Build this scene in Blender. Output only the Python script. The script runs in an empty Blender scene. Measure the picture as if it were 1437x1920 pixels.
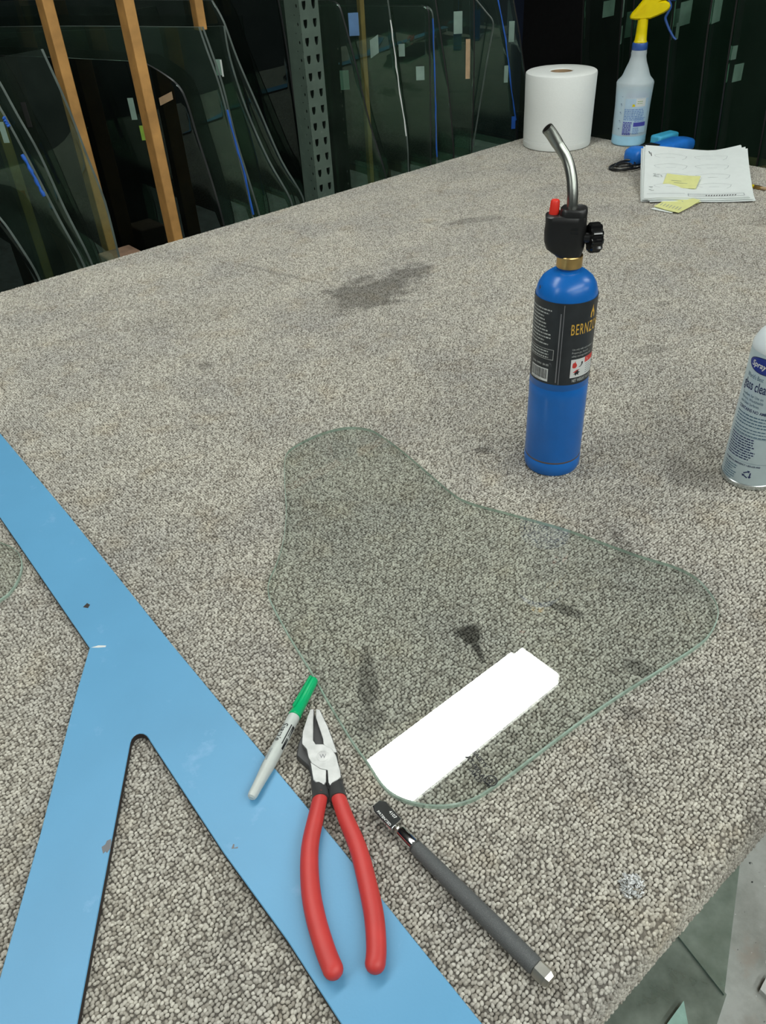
import bpy, bmesh, math, random
import numpy as np
from mathutils import Vector, Matrix

random.seed(7)
PI = math.pi
SC = bpy.context.scene
COL = SC.collection

# ---------------------------------------------------------------- camera
MM = 0.001
CAM_H = 0.601
pitch, roll = math.radians(37.64), math.radians(3.84)
Fv = Vector((0, math.cos(pitch), -math.sin(pitch)))
U0 = Vector((0, math.sin(pitch), math.cos(pitch)))
R0 = Vector((1, 0, 0))
Rv = math.cos(roll) * R0 - math.sin(roll) * U0
Uv = math.sin(roll) * R0 + math.cos(roll) * U0
cd = bpy.data.cameras.new('camera')
cam = bpy.data.objects.new('camera', cd)
COL.objects.link(cam)
m3 = Matrix((Rv, Uv, -Fv)).transposed()
cam.matrix_world = Matrix.Translation((0, 0, CAM_H)) @ m3.to_4x4()
cd.sensor_fit = 'VERTICAL'
cd.sensor_height = 36.0
cd.sensor_width = 27.0
cd.lens = 1500 / 1920 * 36.0
cd.clip_start = 0.02
cd.clip_end = 50
SC.camera = cam

# ---------------------------------------------------------------- world, exposure
w = bpy.data.worlds.new('shop_air')
SC.world = w
w.use_nodes = True
w.node_tree.nodes['Background'].inputs[0].default_value = (0.85, 0.95, 1.0, 1)
w.node_tree.nodes['Background'].inputs[1].default_value = 0.04
SC.view_settings.view_transform = 'Standard'
SC.view_settings.look = 'None'
SC.view_settings.gamma = 1
SC.view_settings.use_curve_mapping = False
SC.view_settings.exposure = 0.28
LAMP_L = 13.0          # radiance of the fluorescent diffusers
LAMP_COL = (0.95, 1.0, 0.96)

# table frame: t runs along the bench, n across it (both in mm)
TA = math.radians(37.9)
ET = Vector((math.cos(TA), math.sin(TA), 0))
EN = Vector((-math.sin(TA), math.cos(TA), 0))
def W(t, n, z=0.0):
    return ET * (t * MM) + EN * (n * MM) + Vector((0, 0, z * MM))

# ---------------------------------------------------------------- helpers
def link(o, parent=None):
    COL.objects.link(o)
    if parent is not None:
        o.parent = parent
    return o

def tag(o, label, cat, group=None, kind=None):
    o['label'] = label
    o['category'] = cat
    if group: o['group'] = group
    if kind: o['kind'] = kind
    return o

def struct(o, label=None):
    o['kind'] = 'structure'
    if label: o['label'] = label
    return o

def thing(name, label, cat, loc=(0, 0, 0), rotz=0, group=None):
    o = bpy.data.objects.new(name, None)
    o.empty_display_size = 0.02
    link(o)
    o.location = loc
    o.rotation_euler = (0, 0, rotz)
    return tag(o, label, cat, group)

def finish(me, angle=35):
    bm = bmesh.new(); bm.from_mesh(me)
    bmesh.ops.recalc_face_normals(bm, faces=bm.faces)
    bm.to_mesh(me); bm.free()
    me.shade_smooth()
    if angle is not None:
        me.set_sharp_from_angle(angle=math.radians(angle))

def obj(name, vf, m, parent=None, angle=35, label=None):
    """vf = (verts, faces) in metres; one mesh object"""
    v, f = vf
    me = bpy.data.meshes.new(name)
    me.from_pydata([tuple(p) for p in v], [], [tuple(q) for q in f])
    finish(me, angle)
    o = bpy.data.objects.new(name, me)
    if isinstance(m, (list, tuple)):
        for q in m: me.materials.append(q)
    else:
        me.materials.append(m)
    link(o, parent)
    if label: o['label'] = label
    return o

def centred(name, vf, m, angle=35):
    """top-level mesh whose origin lies at its base centre"""
    v, f = vf
    v = [Vector(p) for p in v]
    c = Vector((sum(p.x for p in v) / len(v), sum(p.y for p in v) / len(v), min(p.z for p in v)))
    o = obj(name, ([p - c for p in v], f), m, None, angle)
    o.location = c
    return o

def bevel(o, w, seg=2, ang=40):
    b = o.modifiers.new('bevel', 'BEVEL')
    b.width = w; b.segments = seg; b.limit_method = 'ANGLE'; b.angle_limit = math.radians(ang)
    return o

def join(*vfs):
    V, F = [], []
    for v, f in vfs:
        k = len(V)
        V += [Vector(p) for p in v]
        F += [[i + k for i in q] for q in f]
    return V, F

def xf(vf, M):
    v, f = vf
    return [M @ Vector(p) for p in v], f

def box(x0, x1, y0, y1, z0, z1):
    v = [(x0, y0, z0), (x1, y0, z0), (x1, y1, z0), (x0, y1, z0), (x0, y0, z1), (x1, y0, z1), (x1, y1, z1), (x0, y1, z1)]
    f = [(3, 2, 1, 0), (4, 5, 6, 7), (0, 1, 5, 4), (1, 2, 6, 5), (2, 3, 7, 6), (3, 0, 4, 7)]
    return v, f

def tbox(t0, t1, n0, n1, z0, z1):
    v, f = box(t0, t1, n0, n1, z0, z1)
    return [W(*p) for p in v], f

def lathe(prof, seg=48, close=True):
    V, F = [], []
    n = len(prof)
    for r, z in prof:
        for k in range(seg):
            a = 2 * PI * k / seg
            V.append(Vector((r * math.cos(a), r * math.sin(a), z)))
    for i in range(n - 1):
        for k in range(seg):
            k2 = (k + 1) % seg
            F.append((i * seg + k, i * seg + k2, (i + 1) * seg + k2, (i + 1) * seg + k))
    if close:
        F.append(tuple(range(seg))[::-1])
        F.append(tuple((n - 1) * seg + k for k in range(seg)))
    return V, F

def tube(pts, r, seg=12, caps=True, sq=None):
    """sweep a circle (or radius list) along points; sq squashes the section in z"""
    pts = [Vector(p) for p in pts]
    n = len(pts)
    rr = r if isinstance(r, (list, tuple)) else [r] * n
    V, F = [], []
    up = Vector((0, 0, 1))
    prev = None
    for i, p in enumerate(pts):
        d = (pts[min(i + 1, n - 1)] - pts[max(i - 1, 0)]).normalized()
        if prev is None:
            a = up if abs(d.dot(up)) < 0.9 else Vector((1, 0, 0))
            x = d.cross(a).normalized()
        else:
            x = (prev - d * prev.dot(d)).normalized()
        prev = x
        y = x.cross(d)
        for k in range(seg):
            a = 2 * PI * k / seg
            q = x * (math.cos(a) * rr[i]) + y * (math.sin(a) * rr[i] * (sq or 1))
            V.append(p + q)
    for i in range(n - 1):
        for k in range(seg):
            k2 = (k + 1) % seg
            F.append((i * seg + k, i * seg + k2, (i + 1) * seg + k2, (i + 1) * seg + k))
    if caps:
        F.append(tuple(range(seg))[::-1])
        F.append(tuple((n - 1) * seg + k for k in range(seg)))
    return V, F

def catmull(P, sub=6, closed=False):
    P = [Vector(p) for p in P]
    n = len(P)
    out = []
    rng = range(n) if closed else range(n - 1)
    for i in rng:
        if closed:
            p0, p1, p2, p3 = P[(i - 1) % n], P[i], P[(i + 1) % n], P[(i + 2) % n]
        else:
            p0, p1, p2, p3 = P[max(i - 1, 0)], P[i], P[i + 1], P[min(i + 2, n - 1)]
        for k in range(sub):
            t = k / sub
            out.append(0.5 * ((2 * p1) + (p2 - p0) * t + (2 * p0 - 5 * p1 + 4 * p2 - p3) * t * t + (3 * p1 - p0 - 3 * p2 + p3) * t ** 3))
    if not closed:
        out.append(P[-1])
    return out

def prism(out2, z0, z1, ch=0.0):
    """extruded outline, with an optional chamfer on the top rim"""
    n = len(out2)
    P = [Vector((p[0], p[1], 0)) for p in out2]
    area = sum(P[i].x * P[(i + 1) % n].y - P[(i + 1) % n].x * P[i].y for i in range(n))
    if area < 0: P.reverse()
    rings = [(0, z0)]
    if ch > 0: rings += [(0, z1 - ch), (ch, z1)]
    else: rings += [(0, z1)]
    V, F = [], []
    for off, z in rings:
        for i in range(n):
            e = (P[(i + 1) % n] - P[i - 1]).normalized()
            q = P[i] + Vector((-e.y, e.x, 0)) * off
            V.append(Vector((q.x, q.y, z)))
    for j in range(len(rings) - 1):
        for i in range(n):
            i2 = (i + 1) % n
            F.append((j * n + i, j * n + i2, (j + 1) * n + i2, (j + 1) * n + i))
    F.append(tuple(range(n))[::-1])
    F.append(tuple((len(rings) - 1) * n + i for i in range(n)))
    return V, F

def text_vf(s, size, xs=1.0, shear=0.0, fat=0.0, align='LEFT', track=1.0):
    cu = bpy.data.curves.new('txt', 'FONT')
    cu.body = s; cu.size = size; cu.shear = shear; cu.offset = fat; cu.align_x = align; cu.space_character = track
    cu.resolution_u = 3
    o = bpy.data.objects.new('txt', cu)
    COL.objects.link(o)
    dg = bpy.context.evaluated_depsgraph_get()
    me = bpy.data.meshes.new_from_object(o.evaluated_get(dg))
    v = [Vector((p.co.x * xs, p.co.y, 0)) for p in me.vertices]
    f = [tuple(p.vertices) for p in me.polygons]
    bpy.data.objects.remove(o); bpy.data.curves.remove(cu); bpy.data.meshes.remove(me)
    return v, f

def quad2(x0, x1, y0, y1, n=1):
    """flat strip split along x so that it can be wrapped"""
    V, F = [], []
    for i in range(n + 1):
        x = x0 + (x1 - x0) * i / n
        V += [Vector((x, y0, 0)), Vector((x, y1, 0))]
    for i in range(n):
        F.append((2 * i, 2 * i + 2, 2 * i + 3, 2 * i + 1))
    return V, F

def wrap(vf, r, th0, z0, twist=0):
    """flat (x,y) art wrapped round a z cylinder: x -> arc, y -> height"""
    v, f = vf
    out = []
    for p in v:
        a = th0 + p.x / r
        out.append(Vector((r * math.cos(a), r * math.sin(a), z0 + p.y)))
    return out, f

def greek(width, rows, lh, th, seed=0, ragged=0.25, wmin=0.8, wmax=3.6):
    """rows of word-shaped bars standing for print too small to read"""
    rn = random.Random(seed)
    out = []
    for j in range(rows):
        x = 0
        lim = width * (1 - ragged * rn.random())
        while x < lim:
            ww = rn.uniform(wmin, wmax) * th
            out.append(quad2(x, min(x + ww, lim), -j * lh - th / 2, -j * lh + th / 2))
            x += ww + 0.5 * th
    return join(*out)

# ---------------------------------------------------------------- materials
def newmat(name):
    m = bpy.data.materials.new(name)
    m.use_nodes = True
    nt = m.node_tree
    return m, nt, nt.nodes['Principled BSDF']

def N(nt, typ, **kw):
    n = nt.nodes.new(typ)
    for k, v in kw.items(): setattr(n, k, v)
    return n

def mixcol(nt, a, b, fac, blend='MIX'):
    n = N(nt, 'ShaderNodeMix', data_type='RGBA', blend_type=blend)
    for sock, val in ((n.inputs[0], fac), (n.inputs[6], a), (n.inputs[7], b)):
        if hasattr(val, 'links'): nt.links.new(val, sock)
        elif isinstance(val, (int, float)): sock.default_value = val
        else: sock.default_value = (*val, 1)
    return n.outputs[2]

def noise(nt, scale, detail=3, rough=0.5, coord='Object', vec=None):
    n = N(nt, 'ShaderNodeTexNoise')
    n.inputs['Scale'].default_value = scale
    n.inputs['Detail'].default_value = detail
    n.inputs['Roughness'].default_value = rough
    if vec is None:
        tc = N(nt, 'ShaderNodeTexCoord'); vec = tc.outputs[coord]
    nt.links.new(vec, n.inputs['Vector'])
    return n.outputs['Fac']

def ramp(nt, fac, lo, hi, a=0.0, b=1.0):
    n = N(nt, 'ShaderNodeMapRange')
    n.inputs['From Min'].default_value = lo; n.inputs['From Max'].default_value = hi
    n.inputs['To Min'].default_value = a; n.inputs['To Max'].default_value = b
    nt.links.new(fac, n.inputs['Value'])
    return n.outputs['Result']

def math2(nt, op, a, b=None):
    n = N(nt, 'ShaderNodeMath', operation=op)
    for s, v in ((n.inputs[0], a), (n.inputs[1], b)):
        if v is None: continue
        if hasattr(v, 'links'): nt.links.new(v, s)
        else: s.default_value = v
    return n.outputs[0]

def bump(nt, p, h, strength, dist=0.001):
    b = N(nt, 'ShaderNodeBump')
    b.inputs['Strength'].default_value = strength
    b.inputs['Distance'].default_value = dist
    nt.links.new(h, b.inputs['Height'])
    nt.links.new(b.outputs[0], p.inputs['Normal'])

def plain(name, col, rough=0.5, metal=0.0, var=0.12, vscale=60, spec=0.5, bumps=None, spots=None):
    m, nt, p = newmat(name)
    p.inputs['Roughness'].default_value = rough
    p.inputs['Metallic'].default_value = metal
    p.inputs['Specular IOR Level'].default_value = spec
    f = noise(nt, vscale, 4)
    c = mixcol(nt, [x * (1 - var) for x in col], [min(1, x * (1 + var)) for x in col], ramp(nt, f, 0.3, 0.7))
    if spots:
        scol, ssc, lo, hi = spots
        c = mixcol(nt, c, scol, ramp(nt, noise(nt, ssc, 5, 0.65), lo, hi))
    nt.links.new(c, p.inputs['Base Color'])
    if bumps:
        bump(nt, p, noise(nt, bumps[0], 3), bumps[1], bumps[2])
    return m

def sheetglass(name, tint, refl=1.8, dust=0.0, dustcol=(.5, .55, .5), rough=0.0, gcol=(1, 1, 1)):
    """thin sheet: clear transmission with a tint plus angle-dependent mirror reflection"""
    m, nt, p = newmat(name)
    nt.nodes.remove(p)
    out = nt.nodes['Material Output']
    tr = N(nt, 'ShaderNodeBsdfTransparent'); tr.inputs[0].default_value = (*tint, 1)
    gl = N(nt, 'ShaderNodeBsdfGlossy'); gl.inputs['Roughness'].default_value = rough
    gl.inputs[0].default_value = (*gcol, 1)
    lw = N(nt, 'ShaderNodeLayerWeight'); lw.inputs[0].default_value = 0.5
    pw = math2(nt, 'POWER', lw.outputs['Facing'], 5.0)
    r = math2(nt, 'ADD', math2(nt, 'MULTIPLY', pw, 0.96 * refl), 0.043 * refl)
    r = math2(nt, 'MINIMUM', r, 1.0)
    mx = N(nt, 'ShaderNodeMixShader')
    base = tr.outputs[0]
    if dust > 0:
        df = N(nt, 'ShaderNodeBsdfDiffuse'); df.inputs[0].default_value = (*dustcol, 1)
        m2 = N(nt, 'ShaderNodeMixShader')
        fac = ramp(nt, noise(nt, 9, 5, 0.6), 0.35, 0.75, dust * 0.5, dust * 1.6)
        nt.links.new(fac, m2.inputs[0]); nt.links.new(base, m2.inputs[1]); nt.links.new(df.outputs[0], m2.inputs[2])
        base = m2.outputs[0]
    nt.links.new(r, mx.inputs[0]); nt.links.new(base, mx.inputs[1]); nt.links.new(gl.outputs[0], mx.inputs[2])
    nt.links.new(mx.outputs[0], out.inputs[0])
    return m

def glassedge(name, col, tr=0.4):
    m, nt, p = newmat(name)
    p.inputs['Base Color'].default_value = (*col, 1)
    p.inputs['Roughness'].default_value = 0.15
    out = nt.nodes['Material Output']
    t = N(nt, 'ShaderNodeBsdfTransparent'); t.inputs[0].default_value = (.75, .9, .82, 1)
    mx = N(nt, 'ShaderNodeMixShader')
    f = ramp(nt, noise(nt, 40, 2), 0.3, 0.7, max(0, tr - .2), tr + .2)
    nt.links.new(f, mx.inputs[0]); nt.links.new(p.outputs[0], mx.inputs[1]); nt.links.new(t.outputs[0], mx.inputs[2])
    nt.links.new(mx.outputs[0], out.inputs[0])
    return m

def emit(name, col, L):
    m, nt, p = newmat(name)
    nt.nodes.remove(p)
    e = N(nt, 'ShaderNodeEmission'); e.inputs[0].default_value = (*col, 1); e.inputs[1].default_value = L
    nt.links.new(e.outputs[0], nt.nodes['Material Output'].inputs[0])
    return m

# stains and other dark marks on the carpet: x, y, half-length, half-width (mm), angle, strength
STAINS_AND_MARKS = [(0, 1465, 92, 72, 40, .52), (78, 1545, 72, 34, 48, .45), (255, 1850, 70, 22, 12, .30), (-277, 1208, 14, 16, 0, .35),
          (446, 1159, 30, 16, 10, .25), (80, 572, 15, 9, 25, .85), (82, 562, 10, 12, 20, .85), (85, 545, 5, 24, 12, .8), (-25, 520, 9, 40, 82, .0),
          (-26, 505, 10, 48, 0, .5), (-27, 470, 16, 20, 0, .3), (182, 594, 20, 7, -35, .55), (268, 690, 10, 45, 5, .3),
          (235, 508, 16, 9, -40, .45), (215, 455, 12, 8, -30, .4), (190, 390, 8, 20, 10, .25), (395, 815, 30, 45, 40, .35),
          (140, 900, 14, 8, 0, .45), (-330, 1420, 120, 50, 20, .12), (190, 850, 40, 40, 0, .16), (300, 330, 60, 40, 40, .25),
          (-180, 1600, 6, 140, 52, .25), (-120, 300, 50, 30, 0, .15), (520, 1330, 18, 10, 20, .3), (880, 1720, 60, 30, 20, .2)]
def stain_and_mark_mask(nt):
    g = N(nt, 'ShaderNodeNewGeometry')
    nz = N(nt, 'ShaderNodeTexNoise'); nz.inputs['Scale'].default_value = 28; nz.inputs['Detail'].default_value = 4
    nt.links.new(g.outputs['Position'], nz.inputs['Vector'])
    wob = ramp(nt, nz.outputs['Fac'], 0.25, 0.75, -0.45, 0.45)
    acc = None
    for x, y, a, b, ang, s in STAINS_AND_MARKS:
        if s <= 0: continue
        mp = N(nt, 'ShaderNodeMapping', vector_type='TEXTURE')
        mp.inputs['Location'].default_value = (x * MM, y * MM, 0)
        mp.inputs['Rotation'].default_value = (0, 0, math.radians(ang))
        mp.inputs['Scale'].default_value = (a * MM, b * MM, 1)
        nt.links.new(g.outputs['Position'], mp.inputs['Vector'])
        ln = N(nt, 'ShaderNodeVectorMath', operation='LENGTH')
        nt.links.new(mp.outputs[0], ln.inputs[0])
        f = ramp(nt, math2(nt, 'ADD', ln.outputs['Value'], wob), 1.15, 0.70, 0.0, s)
        acc = f if acc is None else math2(nt, 'MAXIMUM', acc, f)
    return acc, g

def carpet_mat(name, pile):
    m, nt, p = newmat(name)
    p.inputs['Roughness'].default_value = 0.95
    p.inputs['Specular IOR Level'].default_value = 0.15
    st, g = stain_and_mark_mask(nt)
    if pile:
        oi = N(nt, 'ShaderNodeObjectInfo')
        cr = N(nt, 'ShaderNodeValToRGB')
        e = cr.color_ramp.elements
        e[0].position = 0.0; e[0].color = (0.298, 0.271, 0.228, 1)
        e[1].position = 1.0; e[1].color = (0.655, 0.620, 0.544, 1)
        for pos, c in ((.25, (0.404, 0.374, 0.322, 1)), (.5, (0.480, 0.449, 0.392, 1)), (.75, (0.556, 0.523, 0.456, 1))):
            q = e.new(pos); q.color = c
        nt.links.new(oi.outputs['Random'], cr.inputs[0])
        c = cr.outputs[0]
    else:
        v = N(nt, 'ShaderNodeTexVoronoi'); v.inputs['Scale'].default_value = 260
        nt.links.new(g.outputs['Position'], v.inputs['Vector'])
        c = mixcol(nt, (.14, .127, .108), (.25, .228, .196), v.outputs['Distance'])
        bump(nt, p, v.outputs['Distance'], 0.6, 0.003)
    big = N(nt, 'ShaderNodeTexNoise'); big.inputs['Scale'].default_value = 5; big.inputs['Detail'].default_value = 6; big.inputs['Roughness'].default_value = .65
    nt.links.new(g.outputs['Position'], big.inputs['Vector'])
    c = mixcol(nt, c, (.80, .81, .85), ramp(nt, big.outputs['Fac'], 0.42, 0.66, 0, .9), 'MULTIPLY')
    b2 = N(nt, 'ShaderNodeTexNoise'); b2.inputs['Scale'].default_value = 17; b2.inputs['Detail'].default_value = 4
    nt.links.new(g.outputs['Position'], b2.inputs['Vector'])
    c = mixcol(nt, c, (.92, .86, .77), ramp(nt, b2.outputs['Fac'], 0.55, 0.75, 0, .7), 'MULTIPLY')
    c = mixcol(nt, c, (.045, .040, .034), st)
    nt.links.new(c, p.inputs['Base Color'])
    return m

M = {}
M['carpet'] = carpet_mat('carpet_backing', False)
M['pile'] = carpet_mat('carpet_pile', True)
M['ply'] = plain('plywood', (.42, .28, .15), .7, vscale=14, var=.2)
M['clear'] = sheetglass('clear_glass', (.945, .965, .955), 2.0)
M['under'] = sheetglass('clear_glass_underside', (.985, .995, .99), 0.0)
M['edge'] = glassedge('ground_glass_edge', (.42, .55, .47), .35)
M['tint'] = sheetglass('tinted_glass', (.60, .74, .66), 1.8, .035, (.26, .34, .28), gcol=(.66, .92, .78))
M['tint2'] = sheetglass('privacy_glass', (.14, .17, .18), 1.1, .015, (.2, .24, .22), gcol=(.7, .9, .85))
M['tintback'] = sheetglass('tinted_glass_back', (.92, .95, .93), 0.0)
M['tedge'] = plain('seamed_glass_edge', (.075, .095, .085), .35, var=.3, vscale=20)
M['dedge'] = plain('dark_glass_edge', (.02, .022, .022), .3, var=.3, vscale=20)
M['redge'] = plain('rubber_moulding', (.012, .011, .011), .5)
M['blue'] = plain('blue_paint', (.118, .345, .57), .42, var=.05, vscale=9, spots=((.20, .42, .66), 24, .62, .74), bumps=(420, .12, .0005))
M['blue_edge'] = plain('template_core', (.035, .025, .022), .7)
M['block'] = plain('old_timber', (.26, .15, .10), .8, var=.25, vscale=30)
M['wood'] = plain('pine_pole', (.44, .228, .066), .6, var=.22, vscale=26, spots=((.25, .10, .03), 30, .68, .74))
M['deck'] = plain('rack_timber', (.22, .12, .07), .8, var=.3, vscale=16)
M['steel'] = plain('grey_green_steel', (.074, .108, .086), .5, var=.12, vscale=30, spots=((.13, .16, .135), 60, .62, .72))
M['navy'] = plain('navy_wall', (.008, .016, .042), .8, var=.25, vscale=4)
M['darkwall'] = plain('dark_wall', (.02, .019, .02), .85)
M['ceil'] = plain('ceiling_board', (.16, .16, .16), .9)
M['white'] = plain('white_enamel', (.75, .76, .74), .4, var=.03)
M['lamp'] = emit('fluorescent_diffuser', LAMP_COL, LAMP_L)
M['paper'] = plain('paper', (.82, .86, .84), .8, var=.02)
M['ink'] = plain('grey_ink', (.30, .33, .34), .8)
M['black_ink'] = plain('black_ink', (.015, .015, .017), .6)
M['note'] = plain('yellow_note', (.78, .78, .33), .8, var=.04)
M['towel'] = plain('towel_paper', (.90, .92, .89), .95, var=.02, vscale=300, bumps=(700, .25, .0008))
M['card'] = plain('cardboard', (.42, .29, .17), .85)
M['tape'] = plain('blue_tape', (.015, .10, .45), .55, var=.2, vscale=40)
M['orange'] = plain('orange_tape', (.80, .17, .03), .6)
M['sticker'] = plain('label_sticker', (.20, .29, .245), .6, var=.15, vscale=25)
M['bsticker'] = plain('blue_sticker', (.12, .24, .45), .6, var=.2, vscale=20)
M['green_st'] = plain('green_sticker', (.25, .42, .05), .6)

# ---------------------------------------------------------------- room
ZF = -850
def slab(name, t0, t1, n0, n1, z0, z1, m):
    return struct(obj(name, tbox(t0, t1, n0, n1, z0, z1), m))
def floor_mat():
    m, nt, p = newmat('dusty_concrete')
    p.inputs['Roughness'].default_value = .8
    c = mixcol(nt, (.34, .35, .32), (.56, .58, .55), ramp(nt, noise(nt, 11, 6, .65), .35, .65))
    c = mixcol(nt, c, (.42, .35, .29), ramp(nt, noise(nt, 23, 3), .55, .75, 0, .7))
    c = mixcol(nt, c, (.03, .03, .03), ramp(nt, noise(nt, 75, 2), .70, .74))
    c = mixcol(nt, c, (.75, .78, .76), ramp(nt, noise(nt, 170, 2), .74, .77))
    nt.links.new(c, p.inputs['Base Color'])
    bump(nt, p, noise(nt, 90, 4), .4, .003)
    return m
M['floor'] = floor_mat()
slab('floor', -3200, 3600, -2600, 3100, ZF - 60, ZF, M['floor'])
slab('wall_left', -3200, 3600, 3100, 3200, ZF, 1980, M['navy'])
slab('wall_back', 3500, 3600, -2600, 3100, ZF, 1980, M['darkwall'])
slab('ceiling', -3200, 3600, -2600, 3200, 1980, 2040, M['ceil'])

# ---------------------------------------------------------------- fluorescent fixtures
def lamp(t0, t1, nc, label):
    c = W((t0 + t1) / 2, nc, 1700)
    L = (t1 - t0) * MM
    o = thing('ceiling_lamp', label, 'lamp', c, TA, 'fluorescent ceiling fixtures')
    obj('housing', box(-L / 2, L / 2, -.105, .105, .055, .10), M['white'], o)
    # wraparound diffuser: shallow curved trough
    V, F = [], []
    sec = [(-.098, .054), (-.097, .006), (-.094, .001), (-.085, 0), (.085, 0), (.094, .001), (.097, .006), (.098, .054)]
    for x in (-L / 2 + .012, L / 2 - .012):
        V += [(x, y, z) for y, z in sec]
    k = len(sec)
    F = [(i, i + 1, k + i + 1, k + i) for i in range(k - 1)] + [tuple(range(k)), tuple(range(2 * k - 1, k - 1, -1))]
    obj('diffuser', (V, F), M['lamp'], o)
    for s in (-1, 1):
        obj('end_cap', box(s * L / 2 - .012, s * L / 2 + .012, -.102, .102, -.002, .10), M['white'], o)
        obj('hanger_rod', tube([(s * L * .35, 0, .1), (s * L * .35, 0, .28)], .004, 8), M['steel'], o)
    return o
lamp(-780, 1672, 1250, 'long fluorescent fixture above the bench, mirrored as the white bar in the glass')
lamp(-780, 1672, -900, 'fluorescent fixture on the ceiling behind the camera')
lamp(-3150, -1000, 700, 'fluorescent fixture on the ceiling left of the bench')
lamp(2050, 3400, -300, 'short fluorescent fixture on the ceiling right of the bench')
lamp(-900, 1550, -2250, 'added unseen fill fixture farthest behind the camera')  # unseen lamp added to brighten upright surfaces facing the camera
lamp(1850, 3300, -2250, 'added unseen fill fixture far behind and to the right of the camera')  # second unseen lamp added for the same fill
# ---------------------------------------------------------------- bench with carpet
T0, T1, N0, N1 = -300, 2110, 97, 1731
bench = thing('work_bench', 'large grey-brown carpet-covered work bench filling the foreground', 'bench', W((T0 + T1) / 2, (N0 + N1) / 2, ZF), TA)
def bl(t, n, z):   # bench-local metres
    return Vector(((t - (T0 + T1) / 2) * MM, (n - (N0 + N1) / 2) * MM, (z - ZF) * MM))
def bbox(t0, t1, n0, n1, z0, z1):
    v, f = box(t0, t1, n0, n1, z0, z1)
    return [bl(*p) for p in v], f
RC = 14   # edge radius of the carpeted board
def carpet_skin():
    prof = []
    for k in range(7):
        a = k / 6 * PI / 2
        prof.append((RC * (1 - math.sin(a)), -2.2 - RC + RC * math.cos(a) if 0 else -2.2 - RC * (1 - math.cos(a))))
    # inset -> z ; rings from the top inwards to the hem
    rings = [(i, z) for i, z in prof] + [(0, -58)]
    V, F = [], []
    for i, z in rings:
        for t, n in ((T0 + i, N0 + i), (T1 - i, N0 + i), (T1 - i, N1 - i), (T0 + i, N1 - i)):
            V.append(bl(t, n, z))
    F.append((0, 1, 2, 3))
    for j in range(len(rings) - 1):
        for k in range(4):
            k2 = (k + 1) % 4
            F.append((4 * j + k, 4 * (j + 1) + k, 4 * (j + 1) + k2, 4 * j + k2))
    return V, F
obj('carpet_backing', carpet_skin(), M['carpet'], bench)
obj('board', bbox(T0 + 6, T1 - 6, N0 + 6, N1 - 6, -56, -20), M['ply'], bench)
for t in (T0 + 160, T1 - 160):
    for n in (N0 + 160, N1 - 160):
        obj('leg', bbox(t - 45, t + 45, n - 45, n + 45, ZF, -130), M['ply'], bench)
for n in (N0 + 160, N1 - 160):
    obj('apron', bbox(T0 + 110, T1 - 110, n - 20, n + 20, -130, -56), M['ply'], bench)

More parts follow.
